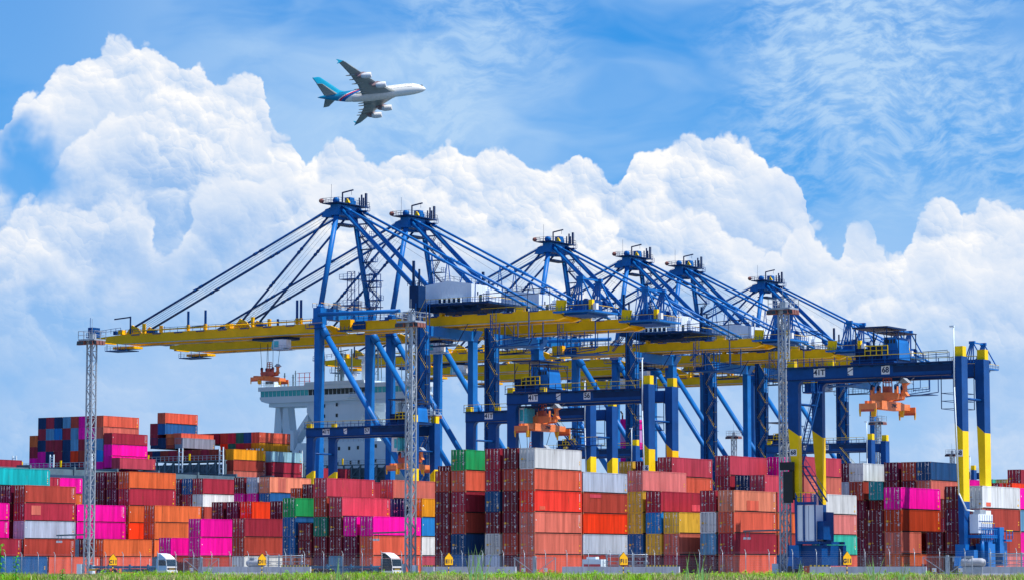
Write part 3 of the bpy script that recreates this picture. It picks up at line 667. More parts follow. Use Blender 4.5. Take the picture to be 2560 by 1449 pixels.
# ------------------------------------------------------------------ rubber tyred yard cranes (local x along the beam, y along travel)
def rtg(num,u,v,label,tx,stairs,mirror=False,fade=1,cab=True):
    t=thing('yard_crane',label,'crane',P(u,v,0),YAW,'rubber tyred yard cranes'); W=23.47; LB=6.95
    NB=[M['nblue'],M['ryel'],M['dnavy']]
    for y in (0,LB):
        for k in (0,1):
            xc=k*W; mb=MB(); xr=xc+.72
            def xl(z): return xc-(.82 if k==0 else .5)+(max(0,min(1,(18.6-z)/9))*.92 if k==0 else max(0,min(1,(24-z)/20))*.66)
            zt=25.72 if k==0 else 27.9
            za,zb=(19.4,18.4) if not mirror else (18.4,19.3); zc,zd=10.4,9.5
            pts=lambda z:(xl(z),z)
            hy=.45 if k==0 else .92; y0,y1=y-hy,y+hy
            mb.prism([(xl(9),4),(xr,4),(xr,zd),(xl(zc),zc)],y0,y1,'y',0)
            mb.prism([(xl(zc),zc),(xr,zd),(xr,zb),(xl(za),za)]+([(xl(18.6),18.6)] if False else []),y0,y1,'y',1)
            mb.prism([(xl(za),za),(xr,zb),(xr,zt),(xl(24),zt),(xl(24),24)],y0,y1,'y',0)
            # rounded knee
            s=1 if k==0 else -1; x0=(xr if k==0 else xl(25)); pl=[(x0,25.7)]+[(x0+s*(1.0-1.0*math.sin(a)),25.7-1.0+1.0*math.cos(a)) for a in [i*math.pi/2/6 for i in range(6,-1,-1)]][::1]
            mb.prism(pl if s>0 else pl[::-1],y-.44,y+.44,'y',0)
            if k==1: mb.box(xc-.35,xr+.01,y-.55,y+.55,27.91,29.2,1)
            mb.build('crane_leg',NB,t)
        mb=MB(); mb.box(-.86,W-.84,y-.5,y+.5,25.73,27.4,0); mb.box(-.86,W-.84,y-.58,y+.58,25.62,25.72,2)
        mb.box(-1,W-.9,y-.9 if y<1 else y+.5,y-.5 if y<1 else y+.9,27.2,27.32,2); 
        for x in [i*1.6 for i in range(1,15)]: mb.box(x,x+.5,y-.56 if y<1 else y+.5,y-.5 if y<1 else y+.56,27.05,27.19,2)
        mb.box(W-9,W-.9,y-.52,y-.501,26.2,27.0,2) if y<1 else None
        mb.build('main_girder',NB,t)
        mb=MB(); yy=y-.85 if y<1 else y+.85; mb.rail((-.9,yy,27.4),(W-1,yy,27.4),1.1,1.75,.08,0,1); mb.build('girder_rail',[M['nblue'],M['ryel']],t)
    mb=MB(); 
    for x in (0,W):
        mb=MB(); mb.tube((x+.2,.6,22.6),(x+.2,LB-.6,22.6),.17,8); mb.build('tie_tube',NB,t)
        mb=MB(); mb.box(x-.6,x+.6,.67,LB-.67,1.9,3.9,0); mb.build('sill_beam',NB,t)
    mb=MB(); mb.box(-.8,.2,-.45,.45,27.41,28.2,0); mb.box(5,5.8,-.4,.4,27.41,28.1,0); mb.build('end_stop',[M['ryel']],t)
    for x in (0,W):
        for y in (-.4,LB+.4):
            mb=MB(); mb.prism([(y-1.6,1.0),(y+1.6,1.0),(y+1.1,2.6),(y-1.1,2.6)],x-.35,x+.35,'x',0); mb.box(x-.5,x+.9,y-.6,y+.6,2.4,4.1,0); mb.box(x+.35,x+1.1,y-.3,y+.5,1.6,2.6,0); mb.tube((x-1.0,y,2.2),(x-.35,y,2.2),.4,10,1)
            mb.build('bogie',[M['cblue'],M['steel']],t)
            for d in (-1,1):
                mb=MB(); mb.lathe([(-.3,.3),(-.3,.7),(-.24,.8),(.24,.8),(.3,.7),(.3,.3)],18,0,'x',(x,y+d*.95,.8)); mb.lathe([(-.31,0),(-.31,.32),(.31,.32),(.31,0)],12,1,'x',(x,y+d*.95,.8)); mb.build('wheel',[M['tyre'],M['steel']],t)
    # electric house on the right, engine house on the left
    mb=MB(); mb.box(W+.9,W+2.1,.4,4.9,5.5,7.9,0); mb.box(W+1,W+2.0,1.2,2.9,7.91,8.5,1); mb.box(W+1,W+2,3,4.6,7.91,8.4,0)
    for k in range(6): mb.box(W+2.101,W+2.13,.8+k*.75,.86+k*.75,5.6,7.8,2)
    for z in (6.2,7.0): mb.box(W+2.131,W+2.15,.5,4.8,z,z+.06,2)
    mb.build('electric_house',[M['house'],M['steel'],M['nblue']],t)
    mb=MB(); mb.box(W+.75,W+2.6,.2,6.4,4.9,5.3,0); mb.rail((W+2.6,.2,4.4),(W+2.6,6.4,4.4),1.6,.55,.09,0); mb.rail((W+2.55,.3,5.3),(W+2.55,4.4,5.3),1.5,.7,.06,0,1); mb.box(W+2.0,W+2.9,5.2,6.6,3.0,6.3,0); mb.box(W+1.4,W+2.5,2.4,3.8,2.2,4.6,0); mb.tube((W+2.2,1.2,2.2),(W+2.2,1.2,4.6),.3,8,0); mb.rail((W+3.3,6.4,4.8),(W+3.3,8.4,4.8),1.1,.8,.09,0,1); mb.box(W+1,W+3.2,6.5,8.4,4.5,4.75,0); mb.box(W+1.2,W+2.6,6.8,8.2,1.4,4.4,0)
    mb.box(W+.9,W+2.6,2.2,4.4,1.3,4.2,0); mb.box(W+.8,W+2,-.9,.3,1.5,3.4,0)
    mb.build('service_platform',[M['cblue'],M['ryel']],t)
    mb=MB(); mb.box(.9,3.5,-1.5,.9,4.6,9.3,0)
    for x in (1.75,2.6): mb.box(x,x+.04,-1.53,-1.502,4.8,9.2,1)
    mb.build('engine_house',[M['house'],M['nblue']],t)
    mb=MB(); mb.box(.74,4.0,-1.7,LB-.7,4.2,4.55,0); mb.box(-1.1,3.9,-.4,6.8,1.4,4.1,0); mb.box(3.6,4.5,-1,1.2,4.8,7.2,0); mb.box(.75,3.8,-1.66,-1.56,9.32,9.7,0)
    for x in (.9,2.0,3.6): mb.bar((x,-1.62,4.5),(x,-1.62,10.6),.16)
    mb.box(1.0,3.9,1,3.2,4.56,8.4,0); mb.rail((.8,-1.62,9.7),(3.8,-1.62,9.7),1.2,.8,.08,0,1)
    mb.build('engine_frame',[M['nblue'],M['ryel']],t)
    if num=='68':
        mb=MB(); mb.box(-1.75,.35,-1.1,-.9,13.9,14.95,0); mb.box(-1.25,.1,-1.1,-.9,9.6,13.7,0); mb.box(-.5,.1,-.899,-.455,10,14.8,0); mb.build('leg_panel',[M['black']],t)
    mb=MB(); x=W-.25
    for p,q in (((x,-1.04,31.6),(x,-1.04,24)),((x,-1.04,24),(x+.4,-1.04,10.5)),((x+.4,-1.04,10.5),(x+1.3,-.8,8.4)),((x+1.3,-.8,8.4),(x+1.7,.5,8.3))): mb.tube(p,q,.09,8)
    mb.box(x-.5,x+.1,-1.2,-.85,31.6,31.8,0); mb.build('conduit_pole',[M['ship']],t)
    mb=MB()
    if stairs=='right':
        mb.stair((W-6.5,-1.3,25.5),(W-2,-1.3,20.6),.8,0,1); mb.stair((W-3.4,-1.5,19.0),(W+2.8,-1.5,10.2),.8,0,1); mb.box(W-4.2,W-1.6,-1.9,-.7,18.8,18.95,0); mb.rail((W-4.2,-1.9,18.95),(W-1.6,-1.9,18.95),1.1,.8,.08,0,1); mb.box(W-.8,W+2.6,-1.6,-.7,21,21.15,0); mb.rail((W-.8,-1.6,21.15),(W+2.6,-1.6,21.15),1.3,1,.08,0,1)
    elif stairs=='left':
        mb.stair((.8,4.2,24.4),(-.2,.9,14.6),.8,0,0,(1,0,0)); mb.stair((.2,.9,14.4),(1.0,5.6,9.9),.8,0,0,(1,0,0)); mb.box(.2,1.4,.6,1.6,14.3,14.45,0); mb.box(-1.2,1.0,4.6,6.2,24.3,24.5,0); mb.rail((-1.2,4.6,24.5),(1,4.6,24.5),1.2,.7,.08,0,1); mb.box(-1.0,0,4.8,5.9,24.51,26,0)
    if mb.v: mb.build('access_stair',[M['nblue'],M['ryel']],t)
    mb=MB()
    for x in (20.4,23.0):
        for z0,z1 in ((21.4,25.6),): mb.bar((x,1.2,z0),(x,1.2,z1),.09); mb.bar((x,5.6,z0),(x,5.6,z1),.09)
    for z in (21.4,22.4,23.4): mb.bar((20.4,1.2,z),(23,1.2,z),.07); mb.bar((20.4,5.6,z),(23,5.6,z),.07); mb.bar((20.4,1.2,z),(20.4,5.6,z),.07); mb.bar((23,1.2,z),(23,5.6,z),.07)
    mb.build('service_cage',[M['dnavy']],t)
    # number plates
    def plate(txt,x,z,s=1.0,y=-.53,w=None):
        w=w or .62*s*len(txt)*.75+.25; mb=MB(); mb.box(x-w/2,x+w/2,y,y+.028,z-.55*s,z+.55*s,0); pl=mb.build('number_plate',[M['white']],t)
        o=put('plate_lettering',text_mesh(txt,1.0*s),pl,(x,y-.005,z),(R(90),0,0)); o.data.materials.append(M['txt'])
    if num:
        plate('41T',3.9,26.55); plate(num,13.4,26.55); plate(num,-.05,16.2,.8,-.485); plate(num,W+.2,15.6,.8,-.955)
        mb=MB(); mb.box(8.0,8.75,-.53,-.502,26.05,27.1,0); pl=mb.build('emblem_plate',[M['white']],t)
        mb=MB(); mb.prism([(8.02,26.4),(8.02,26.52),(8.73,26.92),(8.73,26.8)],-.55,-.532,'y',0); mb.prism([(8.02,26.07),(8.3,26.07),(8.02,26.3)],-.55,-.532,'y',0); mb.build('slash_mark',[M['txt']],pl)
    # trolley
    if tx is not None:
        tr=bpy.data.objects.new('trolley',None); COL.objects.link(tr); tr.parent=t; tr.location=(tx,0,0); tr.scale=(.6,1,1)
        mb=MB(); mb.box(-4.8,5.6,.4,LB-.4,27.5,28.0,0); mb.box(-4.5,-2.6,1,5.6,28.01,29.6,0); mb.box(-1.6,1.6,.8,4,28.01,29.9,0); mb.box(-4.9,5.6,-.4,.4,27.5,27.7,1)
        mb.rail((-4.6,.5,28),(5.6,.5,28),1.1,1.3,.08,1); mb.rail((-1.8,.3,28.6),(3.6,.3,28.6),1.2,1.2,.12,2); mb.build('trolley_frame',[M['dnavy'],M['nblue'],M['ryel']],tr)
        mb=MB(); mb.prism([(1.8,28.01),(5.8,28.01),(5.4,30.2),(5.0,30.9),(2.2,30.9)],.9,4.4,'y',0); 
        for k in range(4): mb.box(2.4+k*.7,2.8+k*.7,.86,.898,30.1,30.6,1)
        mb.build('winch_cover',[M['cblue'],M['black']],tr)
        mb=MB(); mb.box(-5,3.4,.5,LB-.6,32.15,32.35,0); mb.box(0,6.0,.7,LB-.8,31.5,31.62,0)
        for x in (-4.4,0,3,5.8):
            for y in (.8,LB-.9): mb.bar((x,y,28),(x,y,32.1 if x<4 else 31.5),.14); mb.bar((x,y,30.4),(x+(.9 if x<3 else -.9),y,31.5),.09)
        mb.build('sun_canopy',[M['dnavy']],tr)
        if cab:
            mb=MB(); mb.box(-3.6,-1.5,.6,3.0,22.6,25.2,0); mb.box(-3.7,1,.5,3.1,25.2,25.45,1); mb.build('operator_cab',[M['white'],M['dnavy']],tr)
            mb=MB(); mb.prism([(-1.49,22.7),(-.5,23),(-.7,25.1),(-1.49,25.1)],.7,2.9,'y',0); mb.box(-2.6,-1.6,.56,.597,23.2,24.9,0); mb.build('cab_window',[M['tglass']],tr)
    return t
def yard_cranes():
    S=[('68',9.7,34.45,'largest yard crane, numbered 68, yellow legs at the right',11.2,'left',False,True,False),
       ('56',35.4,-26.43,'yard crane numbered 56, above the white topped container stack',2.4,'none',False,True,True),
       ('65',74.1,-60.02,'yard crane numbered 65, behind the crane numbered 56',None,'right',True,True,True),
       ('57',104.1,-116.56,'yard crane numbered 57, left end before the white ship bridge',20.4,'none',True,True,True),
       ('70',217.,-78.01,'small distant yard crane numbered 70, behind the yellow legs',1.5,'right',False,True,True),
       (None,214.5,-134.0,'unnumbered distant yard crane with its trolley above the white container',5.5,'none',False,True,True),
       (None,400.,-135.0,'farthest yard crane, low at the right picture edge',None,'none',False,True,False)]
    for n,u,v,l,tx,st,mi,_,cab in S: rtg(n,u,v,l,tx,st,mi,1,cab)
def spreaders():
    O=[M['sorange'],M['sorange']]; D=[M['sred'],M['sred']]
    c=P(9.7+3.4,34.45+11.8,20.7); spreader('container_spreader','bright orange spreader hanging under the crane numbered 68',c,5.1,O,'container spreaders',zp='ZPMC')
    c=P(35.4+3.4,-26.43+3.1,20.8); spreader('container_spreader','dusty orange spreader just above the white topped stack',c,5.2,O,'container spreaders',zp='ZPMC')
    c=P(104.1+3.4,-116.56+20.5,18.4); spreader('container_spreader','red spreader half hidden behind the middle light tower',c,7.2,[M['sorange'],M['sred']],'container spreaders')
    c=P(U0+10.3,V0-22.9,45.7); spreader('container_spreader','rusty red spreader hanging high above the ship bridge',c,10.2,[M['sorange'],M['sred']],'container spreaders',big=False)
    c=P(74.1+3.4,-60+10.2,16.6); spreader('container_spreader','orange spreader low behind the left leg of crane 56',c,9.0,[M['sorange'],M['sred']],'container spreaders')
# ------------------------------------------------------------------ the ship
def ship():
    t=thing('container_ship','white container ship with a wide bridge on legs, behind the blue cranes','ship',P(267.05,-207,0))
    # local x: -50 (far side) .. 0 (quay side); local y: along the ship
    mb=MB(); mb.prism([(-49,-2),(-1,-2),(0,6),(0,21),(-50,21),(-50,6)],-185,215,'y',0); mb.build('hull',[M['hull']],t)
    mb=MB(); mb.box(-49,-.5,-184,210,21.01,22.3,0)
    for y in range(-170,200,14): mb.box(-49.5,-.2,y,y+.5,21.01,22.9,0)
    mb.build('hatch_cover',[M['lash']],t)
    W=[M['ship'],M['steel']]
    mb=MB(); mb.prism([(-50,45.6),(-49.4,44.9),(-47.6,44.4),(-2,44.4),(-.6,44.9),(0,45.6),(0,46.05),(-50,46.05)],0,9,'y',0)
    mb.box(-50,0,0,9,46.051,46.1,0); mb.box(-50.3,.3,-.35,9.4,47.6,48.7,0); mb.box(-49.6,-.4,.45,8.6,46.1,47.6,0); mb.box(-47.5,-2.5,.8,8,43.4,44.39,0)
    mb.box(-34.6,-15.4,-.6,9.2,48.701,49.5,0)
    for k in range(38): mb.box(-49.8+k*1.32,-49.66+k*1.32,.1,.46,46.1,47.6,0)
    mb.build('bridge_deck',W,t)
    for k in range(37):
        x=-49.64+k*1.32; mid=-34.5<x<-15; mb=MB(); mb.prism([(.16,46.1),(.3,46.1),(.13,47.6),(0.0,47.6)],x,x+1.16,'x',0); mb.build('bridge_window',[M['glass'] if mid else M['tglass']],t)
    mb=MB()
    mb.prism([(-34.6,43.4),(-34.6,41.6),(-32.6,39),(-32.6,33.6),(-17.4,33.6),(-17.4,39),(-15.4,41.6),(-15.4,43.4)],.4,13,'y',0)
    mb.prism([(-40.5,22.4),(-1,22.4),(-1,33.59),(-37,33.59),(-38,31.8),(-40.5,31.8)],-.3,14,'y',0)
    mb.box(-39.5,-38.2,-.5,1.5,31.81,37,0)
    mb.build('accommodation_block',W,t)
    for s in (-1,1):
        X=lambda a: -25+s*a
        for a0,a1 in (((18.6,43.4,2.6),(20.7,22.4,2.0)),((17.2,43.4,2.6),(14.4,22.4,2.0))):
            mb=MB(); pl=[(X(a0[0]),43.4),(X(a0[0]+a0[2]),43.4),(X(a1[0]+a1[2]),22.4),(X(a1[0]),22.4)]; mb.prism(pl if s>0 else pl[::-1],2,5,'y',0); mb.build('bridge_leg',W,t)
        mb=MB(); pl=[(X(9.6),41.6),(X(9.6),39.6),(X(16.2),31.0),(X(17.2),32.4)]; mb.prism(pl if s>0 else pl[::-1],1,4,'y',0); mb.build('raking_strut',W,t)
    for x,z in ((-28.9,43.2),(-24.8,43.4),(-28.9,40.5),(-24.8,40.6),(-39.2,31.2),(-36.5,31.2),(-28.5,31.6),(-23.5,31.9),(-20.2,31.9),(-17.4,32),(-11.7,32.3),(-24,28),(-19.7,28.2),(-17.1,28.3),(-11.7,28.5)):
        y=.36 if z>34 else -.34; mb=MB(); mb.box(x-.32,x+.32,y-.05,y+.03,z-.45,z+.45,0); mb.build('porthole',[M['black']],t)
    mb=MB()
    for x0,x1 in ((-50,-35),(-15,0)): mb.rail((x0,-.3,48.7),(x1,-.3,48.7),1.1,1.6,.07,0)
    mb.rail((-20,-.6,45.2),(-12,-.6,45.2),1.1,1.2,.08,0); mb.rail((-37,-.2,33.6),(-1,-.2,33.6),1.1,1.6,.08,1); mb.box(-21,-16,-.9,.4,45,45.18,0)
    mb.build('deck_rail',W,t)
    mb=MB(); mb.box(-49,-46,1,4,48.71,50.4,0); mb.box(-48.8,-46.2,.95,.99,49.6,50.2,1); mb.bar((-49.6,.4,48.7),(-49.6,.4,50.6),.2); mb.build('wing_cabin',[M['ship'],M['black']],t)
    mb=MB()
    for x in (-38.4,-36.6,-35): 
        mb.bar((x,2,48.7),(x,2,52.2),.12,m=0)
    for z in (50,51,52.2): mb.bar((-39,2,z),(-34.6,2,z),.12,m=0)
    mb.build('red_aerial_frame',[M['red']],t)
    for x,h,w in ((-44,52.5,.25),(-41.2,52,.25),(-40.4,53,.18),(-32.6,62,.12),(-30.8,56.5,.1),(-22,58,.3),(-8,53,.15),(-6,54,.12),(-11,56,.12)):
        mb=MB(); mb.bar((x,3,48.71),(x,3,h),w); mb.bar((x-.5,3,h-.8),(x+.5,3,h-.8),.08); mb.build('aerial',[M['lash']],t)
    for x,zt in ((-27.4,60.5),(-14.6,62.5)):
        mb=MB()
        for dx,dy in ((0,0),(1.3,0),(0,1.3),(1.3,1.3)): mb.bar((x+dx,3+dy,49.5),(x+dx*.7+.2,3+dy*.7,zt),.16)
        for z in range(51,int(zt),2): mb.bar((x,3,z),(x+1.3,3,z+1.6),.09); mb.bar((x,3,z),(x+1.3,3,z),.09)
        mb.build('lattice_mast',[M['lash']],t)
    mb=MB(); mb.box(-25.6,-24.8,2.8,3.6,49.51,57,0); mb.box(-26.6,-23.6,2,4.6,53,53.15,0); mb.rail((-26.6,2,53.15),(-23.6,2,53.15),1.1,.8,.08); mb.bar((-27.6,2.6,57.2),(-22.6,2.6,57.8),.25); mb.build('radar_mast',[M['lash']],t)
    mb=MB(); mb.box(-19.6,-15.8,2.4,3.4,55.31,55.9,0); mb.box(-18.4,-17.4,2.5,3.2,49.51,55.3,0); mb.build('radar_scanner',[M['ship']],t)
    for x,z in ((-25,54.6),(-18,54),(-33.4,50.6),(-21,51)): mb=MB(); mb.lathe([(-.7,.1),(-.5,.6),(0,.8),(.5,.6),(.75,.1)],12,0,'z',(x,3,z)); mb.build('radar_dome',[M['white']],t)
    # funnel, 130 m further along
    mb=MB(); y0=129; x0,x1=-17.5,-12.4
    z=22
    for zt,m in ((30,1),(33.6,0),(36.2,1),(38.2,0),(42,1),(45,0)): mb.box(x0,x1,y0,y0+9.5,z,zt,m); z=zt
    mb.build('funnel',[PAINT['magenta'],mat('lilac_paint',(.55,.25,.55),.5)],t)
    mb=MB(); mb.lathe([(0,1.3),(4,1.3),(5.2,1.1),(6,.5),(6.1,0)],14,0,'z',(x1-1.4,y0+6,45.01))
    for k in (0,1.4): mb.tube((x0+.8+k,y0+1,45),(x0+.8+k,y0+1,46.6),.25,8,1); mb.tube((x0+.8+k,y0+1,46.6),(x0+.2+k,y0+1,47.4),.25,8,1)
    mb.build('exhaust_pipe',[M['white'],M['black']],t)
    # lashing bridges
    for y,x0,x1,zt,zb in ((-70.5,-30,-4.2,26.3,19),(-111,-33,-9,23.5,20),(-55.6,-9,-4.2,26.5,20),(-5,-39,-2,27.4,20),(-40,-24,-4.2,26.6,20)):
        mb=MB(); mb.box(x0,x1,y-1.1,y,zt-.25,zt,0); mb.box(x0,x1,y-1,y-.1,zt-3.2,zt-3.0,0); mb.rail((x0,y-1.1,zt),(x1,y-1.1,zt),1.1,1.3,.09,1)
        n=int((x1-x0)/2.5)
        for i in range(n+1):
            x=x0+(x1-x0)*i/n; mb.box(x-.15,x+.15,y-1,y-.6,zb,zt-.26,0)
            if i<n and i%3!=1: mb.bar((x,y-.9,zt-3),(x+(x1-x0)/n,y-.9,zt-.4),.2)
        mb.box(x0,x1,y-.3,y-.05,zb,zt-.9,1 if False else 0)
        for k in range(int((x1-x0)/1.7)): mb.box(x0+.3+k*1.7,x0+.62+k*1.7,y-.42,y-.31,zb+.3,zt-1,1 if k%3==0 else 0)
        mb.build('lashing_bridge',[M['lash'],M['steel']],t)
        for x in (x0+.6,(x0+x1)/2,x1-.6):
            mb=MB()
            for d in (-.55,.55): mb.box(x+d-.1,x+d+.1,y-1.5,y-1.2,zb,zt+3,0)
            for k in range(9): z=zb+1+k*(zt+2-zb)/9; mb.box(x-.45,x+.45,y-1.45,y-1.25,z,z+.14,0)
            mb.build('ladder_frame',[M['ship']],t)
        for x in (x0+2.6,(x0+x1)/2+2.4): mb=MB(); mb.box(x,x+.35,y-1.4,y-1.05,zt,zt+1.6,0); mb.build('fire_monitor',[M['ryel']],t)
# ------------------------------------------------------------------ light towers
def light_tower(u,v,label,arm=True,zt=35.3):
    t=thing('light_tower',label,'light tower',P(u,v,0),YAW,'lattice light towers'); a=.5
    mb=MB(); n=24
    for x in (-a,a):
        for y in (-a,a): mb.box(x-.1,x+.1,y-.1,y+.1,.3,zt,0)
    for i in range(n):
        z=.5+i*(zt-.6)/n; z2=.5+(i+1)*(zt-.6)/n; f=i%2
        for s in (-a,a):
            mb.bar((-a if f else a,s,z),(a if f else -a,s,z2),.09); mb.bar((s,-a if f else a,z),(s,a if f else -a,z2),.09); mb.bar((-a,s,z),(a,s,z),.07); mb.bar((s,-a,z),(s,a,z),.07)
    mb.bar((-.15,-.15,.3),(-.15,-.15,zt),.14); mb.bar((.25,-.2,.3),(.25,-.2,zt),.1)
    mb.build('lattice_mast',[M['steel']],t)
    mb=MB(); mb.box(-1.6,1.6,-1.3,1.3,zt,zt+.24,0); mb.box(-.8,.8,-.7,.7,zt-.5,zt-.01,0); mb.box(-.3,.5,-.4,.4,zt+.29,zt+1.1,0); mb.build('platform',[M['steel']],t)
    mb=MB()
    for p,q in (((-1.6,-1.3),(1.6,-1.3)),((1.6,-1.3),(1.6,1.3)),((1.6,1.3),(-1.6,1.3)),((-1.6,1.3),(-1.6,-1.3))):
        p=p+(zt+.24,); q=q+(zt+.24,); mb.rail(p,q,1.2,1.1,.065)
    mb.bar((-.2,.2,zt+.24),(-.2,.2,zt+3.4),.05); mb.build('guard_rail',[M['steel']],t)
    for x,y in ((-1.45,-1.15),(-.75,-1.15),(1.6,-.9),(1.6,-.2),(1.6,.5),(1.0,-1.15)):
        mb=MB(); mb.prism([(-.38,-.62),(.38,-.62),(.3,-.02),(-.3,-.02)],-.28,.28,'y',0); mb.box(-.3,.3,-.3,-.281,-.55,-.12,1); mb.build('floodlight',[M['lamp'],M['glass']],t,(x,y,zt-.02))
    if arm:
        mb=MB(); mb.bar((-.5,-.55,6.1),(-6,-.55,6.0),.22); 
        for x in (-5.7,-5.1): mb.bar((x,-.55,6),(x,-.55,5.2),.06); mb.box(x-.25,x+.1,-.7,-.4,4.9,5.2,1)
        mb.build('camera_arm',[M['lash'],M['white']],t)
        [(lambda q:(q.box(*a,0),q.build('control_box',[M['ship']],t)))(MB()) for a in ((-1.6,-.7,-.9,-.2,.2,1.7),(.7,1.3,-.6,0,.2,1.5))]
def towers():
    light_tower(.44,-79.8,'tall lattice light tower at the left, platform below the yellow boom tip')
    light_tower(1.14,-21.27,'tall lattice light tower in the middle, crossing the yellow girders')
    light_tower(12.0,31.7,'tall lattice light tower at the right, touching the crane numbered 68')
    for u,v,l in ((328.4,-147.5,'tiny far light tower between two blue crane legs'),(282.5,-84,'tiny far light tower under the bright orange spreader'),(468,-148,'tiny far light tower left of the right yellow leg'),(202.2,-156.3,'far light tower platform above the crane cab numbered 57')):
        light_tower(u,v,l,False)
# ------------------------------------------------------------------ signs, barriers, fence
def sign(txt,u,v):
    t=thing('block_sign','yellow house-shaped sign reading %s on a striped pole'%txt,'sign',P(u,v,0),R(26),'yellow block signs')
    mb=MB(); mb.prism([(-.52,1.5),(.52,1.5),(.52,2.35),(0,2.95),(-.52,2.35)],-.03,.03,'y',0); mb.prism([(-.57,1.44),(.57,1.44),(.57,2.37),(0,3.03),(-.57,2.37)],.031,.05,'y',1); mb.build('sign_panel',[M['signy'],M['black']],t)
    o=put('sign_lettering',text_mesh(txt,.62),t,(0,-.045,1.92),(R(90),0,0)); o.data.materials.append(M['txt'])
    mb=MB()
    for k in range(6): mb.tube((0,.09,k*.25),(0,.09,k*.25+.25),.06,8,k%2)
    mb.tube((0,.09,1.5),(0,.09,2.3),.05,8,0); mb.build('striped_pole',[M['ryel'],M['black']],t)
def barriers():
    segs=((-37.6,-23.7,0),(-23.6,-18.8,1),(-1.0,.8,1),(1.06,13.2,0),(20.,31.95,0),(32.03,36.6,1),(54.1,56.75,1),(56.82,68.9,0),(75.8,86,0))
    mb=MB(); mb.prism([(-.35,0),(.35,0),(.3,.2),(.14,.6),(.1,1.3),(-.1,1.3),(-.14,.6),(-.3,.2)],0,3.0,'x',0); wall=mb.mesh('wall',[M['conc']])
    mb=MB(); 
    for k in range(10): mb.box(k*.3,k*.3+.3,-.105,.105,1.3,1.48,k%2)
    cap=mb.mesh('striped_cap',[M['ryel'],M['black']])
    n=0
    for a,b,st in segs:
        k=max(1,round((b-a)/3.0)); d=(b-a)/k
        for i in range(k):
            o=put('concrete_barrier',wall); o.location=P(-25,a+i*d,0); o.rotation_euler=(0,0,YAW); o.scale=((d-.03)/3,1,1)
            near={0:'left of the D11 sign',1:'right of the D11 sign',2:'left of the E11 sign',3:'right of the E11 sign',4:'beside the F11 sign',5:'right of the F11 sign',6:'left of the G11 sign',7:'right of the G11 sign',8:'at the right picture edge'}[[q[0] for q in segs].index(a)]
            tag(o,('grey concrete barrier '+('with yellow black top ' if st else '')+near),'barrier','concrete barriers along the yard road')
            if k>1: o['label']='%s concrete barrier %s, %s block from its left end'%('striped' if st else 'grey',near,('first','second','third','fourth','fifth')[i])
            if st: put('striped_cap',cap,o)
def fence():
    t=thing('wire_fence','grey wire mesh security fence running along the front of the yard','fence',P(-36,0,0))
    mb=MB(); mb.tube((0,0,0),(0,0,2.9),.045,6); mb.bar((0,0,2.9),(.0,-.25,3.25),.06); post=mb.mesh('post',[M['steel']])
    mb=MB()
    for k in range(21): mb.bar((k*.15,0,.1),(k*.15,0,2.35),.007)
    for k in range(12): mb.bar((0,0,.12+k*.2),(3,0,.12+k*.2),.007)
    for z in (2.55,2.75,2.95): mb.bar((0,0,z),(3,0,z),.012)
    panel=mb.mesh('mesh_panel',[M['steel']])
    for i in range(50):
        v=-62.5+i*3.0; put('post',post,t,(v,0,0)); put('mesh_panel',panel,t,(v,0,0))
    for v,l in ((-31,'grey tube framed gate in the fence, right of the white truck'),(20.2,'grey tube framed gate in the fence, below the white topped stack'),(73.6,'grey tube framed gate in the fence, left of the right crane feet')):
        g=thing('fence_gate',l,'gate',P(-36.2,v,0),YAW,'gates in the wire fence')
        mb=MB(); mb.box(2.75,3.05,-.1,.1,0,2.55,0); mb.build('gate_post',[M['steel']],g)
        for x0,x1,sg in ((0,2.7,1),(3.1,5.8,-1)):
            mb=MB()
            for z in (.55,2.35): mb.bar((x0,0,z),(x1,0,z),.07)
            for x in (x0,x1): mb.bar((x,0,.4),(x,0,2.4),.07)
            mb.bar((x0 if sg>0 else x1,0,2.3),(x1 if sg>0 else x0,0,.6),.06)
            for k in range(14): mb.bar((x0+k*.2,0,.5),(x0+k*.2,0,2.35),.012)
            mb.build('gate_leaf',[M['steel']],g)
            mb=MB(); mb.box((x0+x1)/2-.25,(x0+x1)/2+.25,-.07,-.05,.7,1.15,0); mb.prism([((x0+x1)/2-.2,.8),((x0+x1)/2,.8),((x0+x1)/2-.1,1.02)],-.08,-.071,'y',1); mb.build('warning_plate',[M['white'],M['ryel']],g)
def racks():
    for v,l,c in ((-30.6,'pale water tank and pipes behind the fence, left of the D11 sign',0),(22.2,'white equipment box and pipes left of the F11 sign',1),(73.0,'pale tank and pipes at the feet of the right crane legs',0)):
        t=thing('pipe_rack',l,'pipes',P(-22,v,0),YAW,'pipe racks on the yard road')
        mb=MB()
        for z in (1.5,1.95,2.5,2.75): mb.tube((2.2,0,z),(8.2,0,z),.06,6)
        for x in (2.4,4.2,6.2,8): mb.box(x-.06,x+.06,-.1,.1,0,2.9,0); mb.box(x-.4,x+.4,-.06,.06,1.7,1.8,0)
        mb.build('pipe_frame',[M['steel']],t)
        mb=MB()
        if c: mb.box(-.8,1.9,-.6,.6,1.25,2.2,0); mb.box(-.3,1.0,-.4,.4,2.21,2.5,0); mb.box(-.6,1.8,-.62,-.605,1.3,1.6,1)
        else: mb.lathe([(-1.2,0),(-1.1,.38),(-.8,.5),(1.4,.5),(1.7,.38),(1.8,0)],16,0,'x',(0,0,1.75)); mb.box(-.8,1.6,-.5,.5,.2,1.25,1); mb.box(-.6,.2,-.3,.3,2.24,2.5,1)
        mb.build('tank',[M['ship'] if c else M['tankgrey'],M['red'] if c else M['steel']],t)
